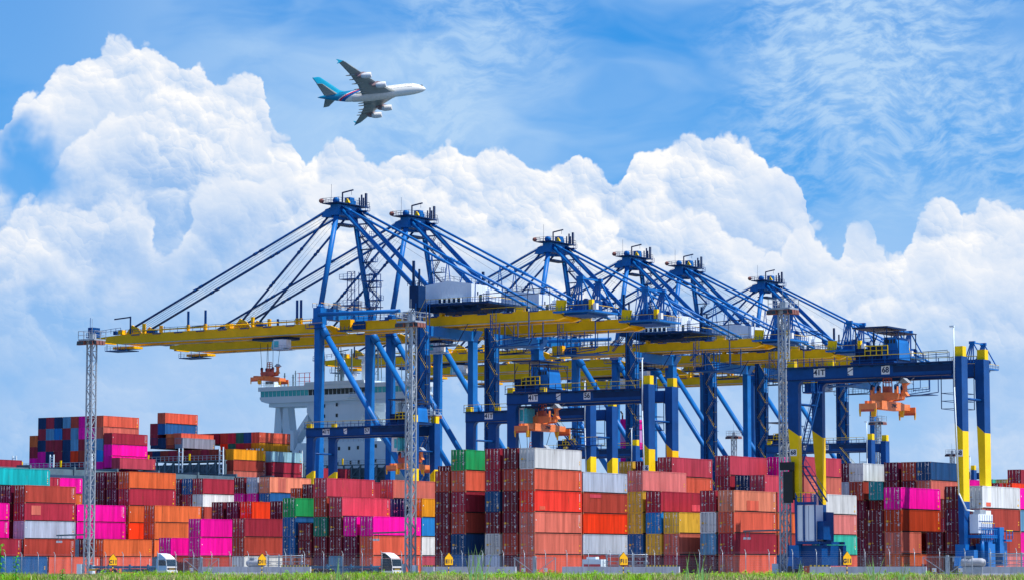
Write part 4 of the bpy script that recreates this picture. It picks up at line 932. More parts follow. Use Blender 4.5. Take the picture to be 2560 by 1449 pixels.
# ------------------------------------------------------------------ trucks
def truck(u,v,label,dark):
    t=thing('truck',label,'truck',P(u,v,0),YAW,'trucks on the yard road'); B=[M['cabw'],M['cabb'] if not dark else M['black'],M['black'],M['ryel']]
    # local x forward, y left ; cab front at x=0
    mb=MB(); pr=[(-1.9,.7),(-.02,.7),(0,1.35),(-.2,2.35),(-1.9,2.4)]
    mb.prism(pr,-1.15,-1.1,'y',1); mb.prism(pr,1.1,1.15,'y',1); mb.box(-1.9,-1.85,-1.1,1.1,.7,2.4,1)
    for (xa,za),(xb,zb),m in (((-.02,.7),(0,1.35),0),((0,1.35),(-.2,2.35),0),((-.2,2.35),(-1.9,2.4),0)): mb.face([(xa,-1.15,za),(xa,1.15,za),(xb,1.15,zb),(xb,-1.15,zb)],m)
    mb.box(-1.8,.12,-1.16,1.16,.42,.75,0); mb.box(.121,.13,-.9,-.6,.55,.65,3); mb.box(.121,.13,.6,.9,.55,.65,3)
    mb.build('cab',B,t)
    mb=MB(); mb.prism([(-1.9,2.42),(-.25,2.42),(-.6,2.7),(-1.25,3.1),(-1.9,3.2)],-1.0,1.0,'y',0); mb.prism([(-1.88,2.45),(-.4,2.45),(-1.22,3.06),(-1.88,3.16)],-1.03,-1.001,'y',1); mb.build('roof_fairing',B,t)
    mb=MB(); mb.face([(.012,-1.06,1.36),(.012,1.06,1.36),(-.178,1.06,2.3),(-.178,-1.06,2.3)],0); mb.build('windscreen',[M['glass']],t)
    mb=MB(); mb.prism([(-1.55,1.45),(-.12,1.45),(-.36,2.25),(-1.55,2.25)],-1.17,-1.151,'y',0); mb.build('side_window',[M['glass']],t)
    mb=MB(); mb.box(.005,.02,-1.0,1.0,.85,1.15,2); mb.box(.021,.03,-.6,.6,.95,1.0,3); mb.box(.131,.14,-.25,.25,.47,.62,3); mb.build('grille',B,t)
    for y in (-.8,.8): mb=MB(); mb.box(.121,.14,y-.2,y+.2,.58,.72,0); mb.build('headlight',[M['mark']],t)
    for y in (-1.35,1.35): mb=MB(); mb.box(-.2,-.1,y-.1,y+.1,1.6,2.1,0); mb.build('mirror',[M['black']],t)
    def wheel(x,y,r=.5): mb=MB(); mb.lathe([(-.14,.2),(-.14,r-.06),(-.1,r),(.1,r),(.14,r-.06),(.14,.2)],16,0,'y',(x,y,r)); mb.lathe([(-.12,0),(-.12,.22),(.12,.22),(.12,0)],10,1,'y',(x,y,r)); mb.build('wheel',[M['tyre'],M['steel']],t)
    for x in (-1.2,-4.2,-5.4,-11.6,-12.8):
        for y in (-.95,.95): wheel(x,y)
    mb=MB()
    for y in (-.45,.45): mb.box(-6,-.3,y-.08,y+.08,.75,1.0,0)
    for y in (-.5,.5): mb.box(-14.4,-3.4,y-.08,y+.08,1.05,1.4,0)
    for x in (-14.4,-11,-7,-3.6): mb.box(x,x+.3,-1.2,1.2,1.2,1.42,0); mb.box(x,x+.25,-1.22,-1.0,1.0,1.62,0)
    mb.box(-3.4,-2.4,-1,1,.6,1.1,0); mb.box(-8.5,-7.2,-1,1,.5,1.0,0); mb.box(-14.55,-14.41,-1.2,1.2,.7,1.0,1); mb.bar((-9.5,-.6,.2),(-9.5,-.6,1.1),.15)
    mb.build('trailer_chassis',[M['chassis'],M['ryel']],t)
# ------------------------------------------------------------------ the aircraft
def plane():
    t=thing('airliner','white double-deck airliner with turquoise tail and four engines, flying','aircraft',(-94.0,1858.0,316.9),0)
    cp,sp=math.cos(R(5.642)),math.sin(R(5.642))
    def w(x,y,z): return Vector((x,y*cp-z*sp,y*sp+z*cp))
    F=w(.992,-.0425,.119).normalized(); Rt=w(-.093,-.883,.46); Rt=(Rt-F*Rt.dot(F)).normalized(); U=Rt.cross(F)
    t.matrix_world=Matrix.Translation(t.location)@Matrix((F,-Rt,U)).transposed().to_4x4()
    body=bpy.data.materials.new('airliner_livery'); body.use_nodes=True; N=body.node_tree.nodes; L=body.node_tree.links; b=N['Principled BSDF']; b.inputs['Roughness'].default_value=.3
    tc=N.new('ShaderNodeTexCoord'); sx=N.new('ShaderNodeSeparateXYZ'); L.new(tc.outputs['Object'],sx.inputs[0])
    m1=N.new('ShaderNodeMath'); m1.operation='MULTIPLY_ADD'; L.new(sx.outputs[2],m1.inputs[0]); m1.inputs[1].default_value=-2.6; L.new(sx.outputs[0],m1.inputs[2])
    mr=N.new('ShaderNodeMapRange'); mr.inputs[1].default_value=-40; mr.inputs[2].default_value=20; L.new(m1.outputs[0],mr.inputs[0])
    cr=N.new('ShaderNodeValToRGB'); cr.color_ramp.interpolation='CONSTANT'; L.new(mr.outputs[0],cr.inputs[0]); e=cr.color_ramp.elements
    e[0].position=0; e[0].color=(.004,.24,.42,1); e[1].position=.5; e[1].color=(.86,.84,.76,1)
    for p,c in ((.365,(.75,.75,.75,1)),(.39,(.7,.01,.05,1)),(.425,(.005,.12,.36,1))): q=e.new(p); q.color=c
    L.new(cr.outputs[0],b.inputs['Base Color'])
    tail=mat('tail_turquoise',(.004,.30,.46),.35); wm=mat('wing_grey',(.30,.33,.32),.4,sc=.2,var=.15); nac=mat('nacelle_white',(.75,.75,.74),.3)
    mb=MB(); n=28; secs=[(36.4,-1.3,.05,.05),(35.6,-1.2,1.0,1.1),(34,-.9,1.9,2.1),(31.5,-.45,2.75,3.1),(28,-.1,3.3,3.9),(23,0,3.57,4.2),(0,0,3.57,4.2),(-10,0,3.57,4.2),(-17,.35,3.35,3.85),(-24,1.1,2.6,2.95),(-30,1.75,1.6,1.85),(-35,2.2,.6,.75),(-36.3,2.3,.25,.3)]
    for x,zc,ry,rz in secs:
        for i in range(n): a=2*math.pi*i/n; mb.v.append((x,ry*math.cos(a),zc+rz*math.sin(a)))
    for k in range(len(secs)-1):
        for i in range(n): j=(i+1)%n; mb.f.append((k*n+i,k*n+j,(k+1)*n+j,(k+1)*n+i)); mb.m.append(0); mb.s.append(True)
    fu=mb.build('fuselage',[body],t)
    mb=MB()
    for z,r in ((1.9,3.22),(-.2,3.58)):
        for s in (-1,1):
            for k in range(52): x=27-k*.95; y=s*(r if x>-14 else r-.25); mb.box(x,x+.34,min(y,y-s*.05),max(y,y-s*.05)+.0,z,z+.45,0)
    mb.box(33.0,34.4,-1.5,1.5,.7,1.35,0); mb.build('cabin_windows',[M['black']],fu)
    mb=MB(); sc=[(19,.3),(14,1),(-4,1.1),(-13,.8),(-17,.1)]
    for x,f in sc:
        for i in range(16): a=math.pi+math.pi*i/15; mb.v.append((x,3.4*math.cos(a)*max(f,.5),-1.9+2.75*math.sin(a)*f-0.0))
    for k in range(len(sc)-1):
        for i in range(15): mb.f.append((k*16+i,k*16+i+1,(k+1)*16+i+1,(k+1)*16+i)); mb.m.append(0); mb.s.append(True)
    mb.build('belly_fairing',[mat('belly_grey',(.80,.74,.66),.45,sc=.4)],t)
    def foil(secs,name,m,parent):     # secs: (le(x,y,z), te(x,y,z), thickness)
        mb=MB(); K=8
        for le,te,th in secs:
            le=Vector(le); te=Vector(te); up=Vector((0,0,1)) if name!='fin' else Vector((0,1,0))
            top=[];bot=[]
            for i in range(K+1):
                c=i/K; y=th*2.6*(.2969*math.sqrt(c)-.126*c-.3516*c*c+.2843*c**3-.1015*c**4)/.6; p=le.lerp(te,c); top.append(p+up*y); bot.append(p-up*y)
            ring=top+bot[-2:0:-1]; mb.v.extend(tuple(q) for q in ring)
        R_=2*K
        for k in range(len(secs)-1):
            for i in range(R_): j=(i+1)%R_; mb.f.append((k*R_+i,k*R_+j,(k+1)*R_+j,(k+1)*R_+i)); mb.m.append(0); mb.s.append(True)
        mb.f.append(tuple(range(R_))); mb.m.append(0); mb.s.append(False); mb.f.append(tuple((len(secs)-1)*R_+i for i in range(R_))); mb.m.append(0); mb.s.append(False)
        return mb.build(name,[m],parent)
    for s in (-1,1):
        wing=foil([((16.5,s*2.8,-1.9),(-6.5,s*2.8,-2.1),1.5),((5.5,s*14,-.6),(-7.6,s*14,-.9),1.0),((-3.2,s*26,1.2),(-11.3,s*26,1.0),.6),((-12.2,s*38.6,3.0),(-16.6,s*38.6,2.9),.25),((-13.6,s*39.8,3.2),(-16.9,s*39.8,3.1),.1)],'wing',wm,t)
        mb=MB(); mb.prism([(-13,3.0),(-16.6,3.0),(-18.2,5.0),(-17.4,5.0)],s*39.8-.1,s*39.8+.1,'y',0); mb.prism([(-14,3.0),(-16.8,3.0),(-17.8,1.6),(-17.2,1.6)],s*39.8-.1,s*39.8+.1,'y',0); mb.build('wingtip_fence',[tail],wing)
        for k,(x,y,z) in enumerate(((-7.4,6.5,-2.2),(-7.8,10.5,-1.6),(-8.3,16.5,-.9),(-9.4,21,-.2),(-11,25.5,.5))):
            mb=MB(); mb.lathe([(-3.4,0),(-2.6,.32),(-.5,.5),(2.5,.5),(4.5,.3),(5.6,0)],10,0,'x',(x,s*y,z)); mb.build('flap_fairing',[wm],wing)
        for x,y,z in ((5.6,14.9,-3.2),(-2.6,25.6,-1.3)):
            mb=MB(); mb.lathe([(-1.2,1.1),(-.9,1.45),(.8,1.95),(3.2,2.05),(5.2,1.9),(5.7,1.75),(5.5,1.55),(4.2,1.5),(4.2,0)],22,0,'x',(x,s*y,z)); mb.lathe([(-4.2,.1),(-3,.75),(-1.2,1.15)],16,1,'x',(x,s*y,z)); mb.lathe([(-1.2,1.1),(-1.2,0)],16,2,'x',(x,s*y,z))
            mb.prism([(x+3.6,z+1.9),(x-3.4,z+.6),(x-5.8,z+1.7),(x-3.5,z+3.0),(x+.5,z+3.0)],s*y-.3,s*y+.3,'y',1); mb.build('engine',[nac,mat('pylon_grey',(.3,.2,.2),.5),M['black']],wing)
        foil([((-22.5,s*1.6,2.0),(-32,s*1.6,2.0),.9),((-31.2,s*14.6,3.4),(-35,s*14.6,3.4),.3),((-33,s*15.2,3.5),(-35.4,s*15.2,3.5),.1)],'tailplane',wm,t)
    foil([((-17.5,0,4.2),(-32.4,0,3.6),.9),((-21.5,0,6),(-33,0,6),.8),((-34.0,0,18),(-39.4,0,18),.35),((-35.5,0,18.6),(-39.5,0,18.6),.1)],'fin',tail,t)
    mb=MB(); mb.lathe([(-.6,.05),(-.4,.2),(0,.28)],10,0,'x',(-36.3,0,2.3)); mb.build('tail_cone',[M['lamp']],t)
# ------------------------------------------------------------------ ground and plants
def setting():
    def sheet(name,pts,z,m):
        mb=MB(); mb.face([P(u,v,z) for u,v in pts]); return kind(mb.build(name,[m]),'structure')
    g=mat('field_soil',(.14,.125,.05),.95,var=.5,sc=.25); sheet('ground',[(-700,-4000),(-700,4000),(-45,4000),(-45,-4000)],-.03,g)
    y=mat('yard_asphalt',(.36,.33,.28),.9,var=.25,sc=.15); sheet('yard_pavement',[(-45,-200),(-45,4000),(5000,4000),(5000,-200)],-.03,y)
    sheet('land_left',[(-45,-4000),(-45,-200),(-20,-200),(-20,-4000)],-.034,g)
    wt=mat('harbour_water',(.02,.06,.09),.12,sc=.05,bump=.4); sheet('harbour_water',[(-20,-9000),(-20,-200.5),(9000,-200.5),(9000,-9000)],-2.4,wt)
    mb=MB(); 
    for a in range(1): mb.box(-.8,0,0,1500,-3,-.02,0)
    q=mb.build('quay_edge',[M['conc']]); q.location=P(-20,-200,0); q.rotation_euler=(0,0,YAW); kind(q,'structure')
def leafmat(name,rgb,tr=.35):
    m=bpy.data.materials.new(name); m.use_nodes=True; nt=m.node_tree; N=nt.nodes; L=nt.links; b=N['Principled BSDF']; b.inputs['Roughness'].default_value=.6; b.inputs['Specular IOR Level'].default_value=.2
    g=N.new('ShaderNodeNewGeometry'); hs=N.new('ShaderNodeHueSaturation'); hs.inputs['Color'].default_value=rgb+(1,); mr=N.new('ShaderNodeMapRange'); mr.inputs[3].default_value=.5; mr.inputs[4].default_value=1.5; L.new(g.outputs['Random Per Island'],mr.inputs[0]); L.new(mr.outputs[0],hs.inputs['Value'])
    mr2=N.new('ShaderNodeMapRange'); mr2.inputs[3].default_value=.46; mr2.inputs[4].default_value=.53; L.new(g.outputs['Random Per Island'],mr2.inputs[0]); L.new(mr2.outputs[0],hs.inputs['Hue'])
    L.new(hs.outputs[0],b.inputs['Base Color']); ts=N.new('ShaderNodeBsdfTranslucent'); L.new(hs.outputs[0],ts.inputs[0]); mx=N.new('ShaderNodeMixShader'); mx.inputs[0].default_value=tr; L.new(b.outputs[0],mx.inputs[1]); L.new(ts.outputs[0],mx.inputs[2]); L.new(mx.outputs[0],N['Material Output'].inputs[0])
    return m
def blade(mb,x,y,h,w,lean,ang,m=0,z=0,flat=False):
    dx,dy=math.cos(ang),math.sin(ang); px,py=(w,0) if flat else (-dy*w,dx*w)
    p=[(0,1),(.45,.8),(.8,.45),(1,.05)]
    pts=[]
    for t,ww in p: s=lean*t*t*h; pts.append(((x+dx*s-px*ww,y+dy*s-py*ww,z+h*t*(1-.15*lean*t)),(x+dx*s+px*ww,y+dy*s+py*ww,z+h*t*(1-.15*lean*t))))
    for a,b in zip(pts,pts[1:]): mb.face([a[0],a[1],b[1],b[0]],m)
def plants():
    G=[leafmat('grass_green',(.26,.46,.04),.5),leafmat('grass_straw',(.50,.44,.2),.45),leafmat('weed_bright',(.32,.60,.02),.5),leafmat('grass_dark',(.14,.22,.06),.4)]
    rr=random.Random(5); mb=MB()
    from mathutils import noise
    for i in range(30000):
        Y=rr.uniform(215,338); X=rr.uniform(-.2,.2)*Y
        n=noise.noise(Vector((X*.09,Y*.02,0)))+.6*noise.noise(Vector((X*.35,Y*.05,4)))
        h=(.42+.4*rr.random()**1.5+.3*n); h=max(.2,min(1.25,h))*(.75+.25*Y/300)
        k=rr.random(); m=(2 if n>.25 and k<.6 else (1 if k<.44-n*.6 else (3 if k>.88 else 0)))
        blade(mb,X,Y,h,.025+.03*rr.random(),rr.uniform(.1,.7),rr.uniform(0,6.28),m)
    kind(mb.build('grass',G),'stuff')
    # broad leaved clumps in the verge
    mb=MB()
    for i in range(330):
        Y=rr.uniform(235,330); X=rr.uniform(-.195,.195)*Y; n=noise.noise(Vector((X*.09,Y*.02,0)))
        if n<-.05: continue
        hh=rr.uniform(.6,1.15)
        for k in range(rr.randrange(18,40)):
            a=rr.uniform(0,6.28); r=rr.uniform(0,.55); z=hh*(1-r)*rr.uniform(.5,1); s=rr.uniform(.07,.16)
            c=Vector((X+r*math.cos(a),Y+r*math.sin(a),z)); d=Vector((math.cos(a),math.sin(a),rr.uniform(-.5,.6))).normalized()*s*1.6; e=d.cross(Vector((rr.random()-.5,rr.random()-.5,1))).normalized()*s*.5
            mb.face([c-d,c+e,c+d,c-e],2 if rr.random()<.75 else 0)
    kind(mb.build('weed_cover',G),'stuff')
    reed=leafmat('reed_green',(.34,.58,.16),.5)
    for k,(x,ytop,Y,n,lab) in enumerate(((1182,1340,150,6,'tall green reed clump right of the E11 sign'),(1208,1345,165,5,'thin reed clump just before the grey ground container'),(1745,1368,190,6,'green reeds right of the F11 sign'),(1712,1370,170,3,'single leaning reed right of the F11 sign'),(2180,1385,160,9,'green reed clump right of the G11 sign'),(1760,1400,175,5,'short reed tuft between the F11 sign and the right tower'),(1990,1385,180,4,'reeds below the blue base of crane 68'),(2250,1390,170,6,'reeds before the front door stack right of G11'),(845,1375,190,3,'thin reed stems in the middle of the left grass'),(525,1385,200,3,'single reed stem right of the white truck'))):
        t=thing('reed_clump',lab,'plant',((x-1280)*Y/7000,Y,0),0,'reeds in the grass'); mb=MB(); H=1.25+(1416-ytop)*Y/7000; r2=random.Random(k)
        for i in range(n): blade(mb,r2.uniform(-.25,.25),r2.uniform(-.3,.3),H*r2.uniform(.6,1.0),.032,r2.uniform(.05,.3),r2.choice((0,3.1))+r2.uniform(-.4,.4),flat=True)
        mb.build('reed_blades',[reed],t)
    lf=leafmat('leaf_green',(.10,.36,.015),.4)
    for k,(x,yt,Y,lab) in enumerate(((4,1362,70,'bright green leafy weed cut by the left picture edge'),(44,1390,85,'bright green leafy weed in front of the blue ground container'),(160,1423,110,'small yellow green weed below the coral ground container'))):
        t=thing('leafy_weed',lab,'plant',((x-1280)*Y/7000,Y,0),0,'leafy weeds in front'); H=1.25+(1416-yt)*Y/7000; r2=random.Random(20+k); mb=MB(); mb.tube((0,0,0),(.03,0,H),.012,6); mb.build('stem',[lf],t); mb=MB()
        for i in range(46):
            z=H*(.45+.55*i/45); a=i*2.4; ln=(.22-.12*(z/H-.45)); c=Vector((.03,0,z)); d=Vector((math.cos(a),math.sin(a)*.6,.25)).normalized(); w=d.cross(Vector((0,0,1))).normalized()*.03
            p1=c+d*ln*.5+Vector((0,0,.01)); p2=c+d*ln-Vector((0,0,ln*.5)); mb.face([c,p1+w,p2,p1-w],0)
        mb.build('leaves',[lf],t)
# ------------------------------------------------------------------ sky, sun, camera
class G:                                    # small helper to wire shader nodes
    def __init__(s,nt): s.nt=nt; s.N=nt.nodes; s.L=nt.links
    def _in(s,sock,v):
        if isinstance(v,bpy.types.NodeSocket): s.L.new(v,sock)
        elif v is not None: sock.default_value=v
    def m(s,op,a,b=None,c=None,clamp=False):
        n=s.N.new('ShaderNodeMath'); n.operation=op; n.use_clamp=clamp
        for i,v in enumerate((a,b,c)): s._in(n.inputs[i],v)
        return n.outputs[0]
    def v(s,op,a,b=None,sc=None):
        n=s.N.new('ShaderNodeVectorMath'); n.operation=op; s._in(n.inputs[0],a); s._in(n.inputs[1],b)
        if sc is not None: s._in(n.inputs['Scale'],sc)
        return n.outputs[0]
    def xyz(s,x,y,z=0.): n=s.N.new('ShaderNodeCombineXYZ'); s._in(n.inputs[0],x); s._in(n.inputs[1],y); s._in(n.inputs[2],z); return n.outputs[0]
    def noise(s,vec,scale,detail=4,rough=.55,lac=2.0,col=False):
        n=s.N.new('ShaderNodeTexNoise'); n.noise_dimensions='2D'; s._in(n.inputs['Vector'],vec); n.inputs['Scale'].default_value=scale; n.inputs['Detail'].default_value=detail; n.inputs['Roughness'].default_value=rough; n.inputs['Lacunarity'].default_value=lac
        return n.outputs[1 if col else 0]
    def puff(s,vec,scale,lx,ly,k):            # one octave of rounded heads: height and its slope toward the sun
        n=s.N.new('ShaderNodeTexVoronoi'); n.voronoi_dimensions='2D'; n.feature='SMOOTH_F1' if k<2 else 'F1'; [setattr(i,'default_value',.42) for i in n.inputs if i.name=='Smoothness']; q=s.v('ADD',vec,(3.7*k,1.9*k,0)); s._in(n.inputs['Vector'],q); n.inputs['Scale'].default_value=scale; n.inputs['Detail'].default_value=0
        d=n.outputs['Distance']; h=s.m('SUBTRACT',1.,s.m('MULTIPLY',d,d))
        df=s.v('SUBTRACT',q,n.outputs['Position']); o=s.N.new('ShaderNodeVectorMath'); o.operation='DOT_PRODUCT'; s._in(o.inputs[0],df); o.inputs[1].default_value=(lx*scale,ly*scale,0)
        return h,o.outputs['Value']
    def rng(s,x,a,b,c=0.,d=1.,smooth=True):
        n=s.N.new('ShaderNodeMapRange'); n.interpolation_type='SMOOTHSTEP' if smooth else 'LINEAR'; s._in(n.inputs[0],x); s._in(n.inputs[1],a); s._in(n.inputs[2],b); s._in(n.inputs[3],c); s._in(n.inputs[4],d); return n.outputs[0]
    def mix(s,f,a,b):
        n=s.N.new('ShaderNodeMix'); n.data_type='RGBA'; s._in(n.inputs[0],f)
        for k,q in ((6,a),(7,b)): s._in(n.inputs[k],q if isinstance(q,bpy.types.NodeSocket) else tuple(q)+(1,))
        return n.outputs[2]
    def ramp(s,x,pts):
        n=s.N.new('ShaderNodeValToRGB'); s._in(n.inputs[0],x); e=n.color_ramp.elements
        while len(e)<len(pts): e.new(.5)
        for q,(p,c) in zip(e,pts): q.position=p; q.color=(c if len(c)==4 else tuple(c)+(1,))
        return n.outputs[0]
    def curve(s,x,pts,x0,x1,y0,y1):         # profile y(x) through the points
        n=s.N.new('ShaderNodeFloatCurve'); s._in(n.inputs[1],s.rng(x,x0,x1,0,1,False)); cm=n.mapping; c=cm.curves[0]
        P_=[((a-x0)/(x1-x0),(b-y0)/(y1-y0)) for a,b in pts]
        while len(c.points)<len(P_): c.points.new(.5,.5)
        for q,(a,b) in zip(c.points,P_): q.location=(a,b); q.handle_type='AUTO'
        cm.extend='HORIZONTAL'; cm.update(); return s.m('MULTIPLY_ADD',n.outputs[0],y1-y0,y0)
def lin(r,g,b):
    f=lambda c:((c/255+.055)/1.055)**2.4 if c>10 else c/255/12.92
    return tuple(f(c)/EXPO for c in (r,g,b))
def world():
    w=bpy.data.worlds.new('World'); scene.world=w; w.use_nodes=True; nt=w.node_tree; g=G(nt); N=nt.nodes; L=nt.links; bg=N['Background']
    sk=N.new('ShaderNodeTexSky'); sk.sky_type='NISHITA'; sk.sun_disc=False; sk.sun_elevation=SUN_EL; sk.sun_rotation=SUN_ROT; sk.air_density=1.0; sk.dust_density=.3; sk.ozone_density=2.0
    tc=N.new('ShaderNodeTexCoord'); sp=N.new('ShaderNodeSeparateXYZ'); L.new(tc.outputs['Generated'],sp.inputs[0])
    ay=g.m('MAXIMUM',g.m('ABSOLUTE',sp.outputs[1]),.12)
    # U, V: bearing and height above the horizon on the sky, one unit about 8 degrees
    U=g.m('DIVIDE',g.m('MULTIPLY',sp.outputs[0],7.),ay); V=g.m('DIVIDE',g.m('MULTIPLY',sp.outputs[2],7.),ay)
    P0=g.xyz(U,V,0)
    # clear sky: the physical sky tinted to the deep tropical blue
    blue=g.ramp(g.m('MULTIPLY',V,.625),[(0,lin(156,199,241)),(.22,lin(136,188,241)),(.45,lin(104,176,242)),(.68,lin(74,162,238)),(.9,lin(46,146,230))])
    base=g.mix(g.rng(V,1.3,3.2),blue,g.v('MULTIPLY',sk.outputs[0],(.10,.125,.15)))
    # thin high veil, rippled toward the right
    q=g.v('MULTIPLY',P0,(.8,2.0,1)); wv=g.v('ADD',q,g.v('SCALE',g.noise(q,1.4,3,.5,col=True),None,.6))
    veil=g.m('MULTIPLY',g.m('MULTIPLY',g.rng(g.noise(wv,1.1,5,.52),.26,.60),.85),g.m('MULTIPLY',g.rng(U,-1.3,-.35,.3,1.),g.rng(U,.4,1.2,1.,.55)))
    rr=g.v('ADD',P0,g.v('SCALE',g.noise(P0,2.2,3,.55,col=True),None,.22)); rs=N.new('ShaderNodeSeparateXYZ'); L.new(rr,rs.inputs[0])
    rp=g.xyz(g.m('MULTIPLY_ADD',rs.outputs[1],1.1,g.m('MULTIPLY',rs.outputs[0],.8)),g.m('MULTIPLY_ADD',rs.outputs[0],-.75,g.m('MULTIPLY',rs.outputs[1],2.0)),0)
    rip=g.m('MULTIPLY',g.rng(g.noise(rp,15,4,.62),.30,.74),g.m('MULTIPLY',g.rng(U,-1.0,.5),g.rng(V,.72,1.1)))
    rip=g.m('MULTIPLY',rip,g.rng(g.noise(P0,1.6,3,.5),.32,.6))
    vs=g.m('ADD',veil,g.m('MULTIPLY',rip,.6),None,True)
    col=g.mix(vs,base,lin(178,212,247))
    # low soft background cloud
    n1=g.noise(g.v('MULTIPLY',P0,(1.,1.7,1)),1.7,6,.55)
    low=g.m('MULTIPLY',g.rng(n1,.36,.66),g.rng(V,.95,.35,0.,.7))
    col=g.mix(low,col,lin(184,211,244))
    # heaped clouds, back to front; each heap has a top profile over the bearing
    def px(pts): return [((x-1280)/1000.,(1416-y)/1000.) for x,y in pts]
    LX,LY=.5,.86
    def heap(col,off,prof,warp,amp,sc,soft,fade,wh=1.,holes=None):
        off=(off[0],off[1],0)
        Pq=g.v('ADD',P0,off); w1=g.v('SUBTRACT',g.noise(Pq,4.5,5,.6,col=True),(.5,.5,.5)); Pw=g.v('ADD',Pq,g.v('SCALE',w1,None,warp))
        s2=N.new('ShaderNodeSeparateXYZ'); L.new(Pw,s2.inputs[0])
        T=g.curve(g.m('SUBTRACT',s2.outputs[0],off[0]),px(prof),-1.5,1.5,-.2,1.5)
        d=g.m('SUBTRACT',T,g.m('SUBTRACT',s2.outputs[1],off[1]))
        b=None; rel=None
        for k,(mul,wt) in enumerate(((1.,.50),(2.2,.28),(4.7,.15),(10.,.07))):
            h,r=g.puff(Pw,sc*mul,LX,LY,k)
            h=g.m('MULTIPLY',h,wt); r=g.m('MULTIPLY',r,wt*(1.15,1.1,1.2,1.5)[k])
            b=h if b is None else g.m('ADD',b,h); rel=r if rel is None else g.m('ADD',rel,r)
        f=g.m('ADD',d,g.m('MULTIPLY',g.m('SUBTRACT',b,.62),amp))
        big=g.m('SUBTRACT',g.noise(g.v('ADD',Pq,(5.,2.,0)),3.,3,.5),.5)
        dep=g.rng(g.m('ADD',f,g.m('MULTIPLY',big,.34)),0.,fade,0.,.74,False)
        con=g.rng(g.noise(g.v('ADD',Pq,(2.,8.,0)),2.2,3,.5),.36,.62,.28,.85)
        lit=g.m('ADD',g.m('MULTIPLY_ADD',dep,-.82,.79),g.m('MULTIPLY',rel,con))
        c=g.ramp(lit,[(.0,lin(146,188,238)),(.28,lin(180,207,243)),(.54,lin(210,226,248)),(.8,lin(236,242,252)),(1.,lin(255,255,255))])
        al=g.m('MULTIPLY',g.rng(f,0.,soft),g.rng(g.m('SUBTRACT',dep,g.m('MULTIPLY',big,.7)),.3,.8,wh,.62 if fade>.4 else (.3 if fade>.29 else .08)))
        if holes is not None: al=g.m('MULTIPLY',al,holes)
        return g.mix(al,col,c)
    A=[(-220,420),(-60,390),(0,330),(40,255),(90,235),(128,172),(180,130),(260,106),(340,118),(400,150),(450,170),(488,158),(520,192),(568,188),(610,176),(650,212),(668,280),(690,330),(722,372),(738,420),(760,385),(800,372),(850,378),(890,400),(935,425),(975,415),(1000,388),(1055,408),(1110,368),(1165,392),(1215,372),(1290,392),(1340,436),(1385,415),(1450,408),(1515,440),(1548,480),(1575,425),(1620,365),(1690,338),(1735,332),(1775,352),(1830,350),(1880,362),(1930,410),(1985,455),(2018,495),(2030,590),(2090,660),(2145,560),(2185,556),(2215,640),(2260,640),(2310,535),(2370,520),(2420,545),(2475,505),(2540,520),(2700,560)]
    B=[(-220,800),(20,700),(110,430),(150,372),(206,312),(295,290),(330,308),(385,298),(450,312),(520,350),(590,322),(650,350),(720,440),(790,470),(860,430),(930,470),(1000,440),(1060,500),(1130,470),(1200,500),(1260,455),(1330,500),(1410,560),(1480,640),(1560,545),(1620,520),(1700,522),(1780,555),(1860,600),(1930,645),(1980,600),(2030,565),(2070,600),(2130,690),(2240,720),(2300,640),(2380,600),(2460,620),(2540,600),(2700,640)]
    C=[(-220,640),(-40,610),(20,567),(45,530),(95,508),(158,530),(200,534),(215,518),(262,508),(340,497),(360,520),(420,640),(455,560),(485,498),(550,462),(620,448),(690,430),(750,455),(810,540),(880,560),(960,500),(1040,540),(1120,600),(1200,560),(1300,600),(1400,660),(1500,700),(1620,640),(1720,600),(1800,640),(1900,720),(2000,760),(2060,715),(2110,692),(2160,695),(2210,740),(2260,765),(2330,780),(2420,860),(2500,800),(2700,760)]
    D=[(-220,760),(0,690),(90,640),(200,690),(330,620),(450,700),(540,620),(640,560),(760,640),(900,660),(1000,620),(1150,680),(1300,700),(1450,760),(1600,720),(1750,740),(1900,800),(2050,830),(2200,860),(2350,900),(2500,920),(2700,900)]
    def hole(x,y,rx,ry):
        x=(x-1280)/1000.; y=(1416-y)/1000.; e=g.v('MULTIPLY',g.v('SUBTRACT',g.v('ADD',P0,g.v('SCALE',g.v('SUBTRACT',g.noise(P0,4.,4,.6,col=True),(.5,.5,.5)),None,.28)),(x,y,0)),(1000./rx,1000./ry,0)); n=N.new('ShaderNodeVectorMath'); n.operation='LENGTH'; L.new(e,n.inputs[0]); return g.rng(n.outputs['Value'],.25,1.25)
    H1=hole(55,425,170,120); H2=hole(250,850,560,190); H3=hole(2150,480,180,150)
    HA=g.m('MULTIPLY',g.m('MULTIPLY',H1,H3),g.rng(V,.34,.78)); H4=hole(2330,920,380,200); HC=g.m('MULTIPLY',H2,H4); HB=g.m('MULTIPLY',HA,HC)
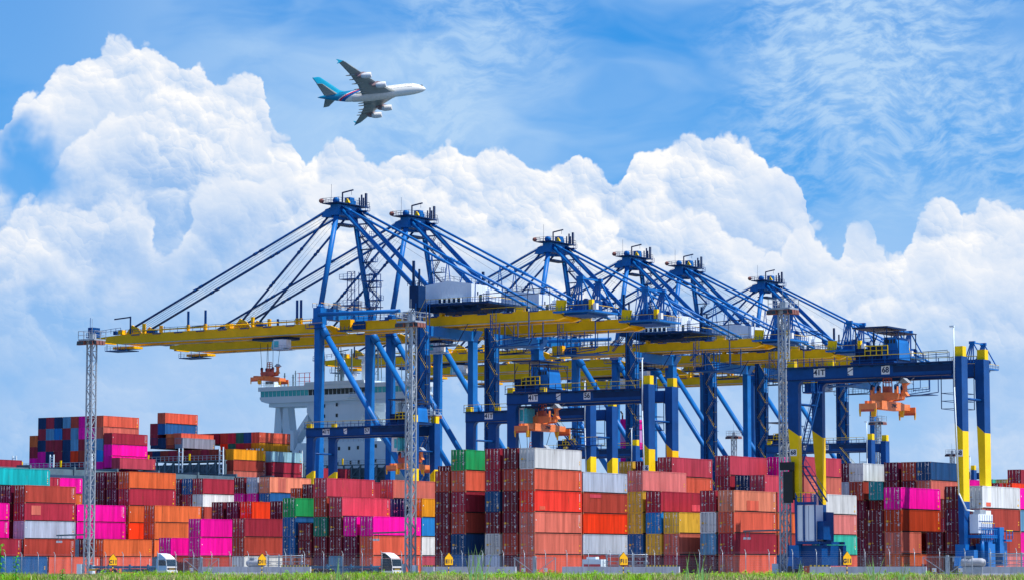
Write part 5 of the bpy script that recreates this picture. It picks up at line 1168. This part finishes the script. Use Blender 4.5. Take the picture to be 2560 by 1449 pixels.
    col=heap(col,(3.1,1.7),A,.09,.10,8.,.014,.44,1.,HA)
    col=heap(col,(7.3,5.2),B,.11,.12,9.,.022,.30,1.,HB)
    col=heap(col,(1.9,9.4),C,.12,.13,8.,.035,.25,.85,HC)
    col=heap(col,(5.9,3.3),D,.17,.2,6.,.12,.36,.4,HC)
    clear=g.mix(g.rng(V,.3,3.),lin(140,178,232),g.v('MULTIPLY',sk.outputs[0],(.07,.10,.14)))
    col=g.mix(g.rng(sp.outputs[1],.15,.6),clear,col)
    L.new(col,bg.inputs[0]); bg.inputs[1].default_value=1.0
    w.cycles.sampling_method='MANUAL'; w.cycles.sample_map_resolution=512
def camera():
    c=bpy.data.cameras.new('camera'); o=bpy.data.objects.new('camera',c); COL.objects.link(o)
    c.sensor_width=36; c.lens=36*7000/2560; c.clip_start=1; c.clip_end=60000
    o.location=(0,0,1.25); o.rotation_euler=(R(90+5.642),0,0); scene.camera=o
SUN_EL=R(62)
_w=Vector((C33,-S33,0)); _l=Vector((S33,C33,0)); _d=(_w*math.cos(R(9))+_l*math.sin(R(9)))
SUN_ROT=math.atan2(_d.x,_d.y)
EXPO=2**.25
def sun():
    l=bpy.data.lights.new('sun','SUN'); l.energy=5; l.angle=R(.53); l.color=(1,.96,.9); o=bpy.data.objects.new('sun',l); COL.objects.link(o)
    d=_d*math.cos(SUN_EL)+Vector((0,0,math.sin(SUN_EL))); o.rotation_euler=d.to_track_quat('Z','Y').to_euler()
scene.view_settings.view_transform='Standard'; scene.view_settings.look='None'; scene.view_settings.exposure=.25; scene.view_settings.gamma=1
setting(); yard(); ship_boxes(); cranes(); yard_cranes(); spreaders(); ship(); towers()
for _t,_v in (('C11',-41.5),('D11',-16.7),('E11',11.9),('F11',36.5),('G11',65.3)): sign(_t,-38,_v)
barriers(); fence(); racks()
truck(-10,-54.9,'white and blue truck with an empty container trailer, left of the pink stack',False)
truck(-12,-14.2,'white fronted dark truck with an empty trailer, left of the middle tower foot',True)
plane(); plants(); world(); sun(); camera()
bpy.context.view_layer.update()
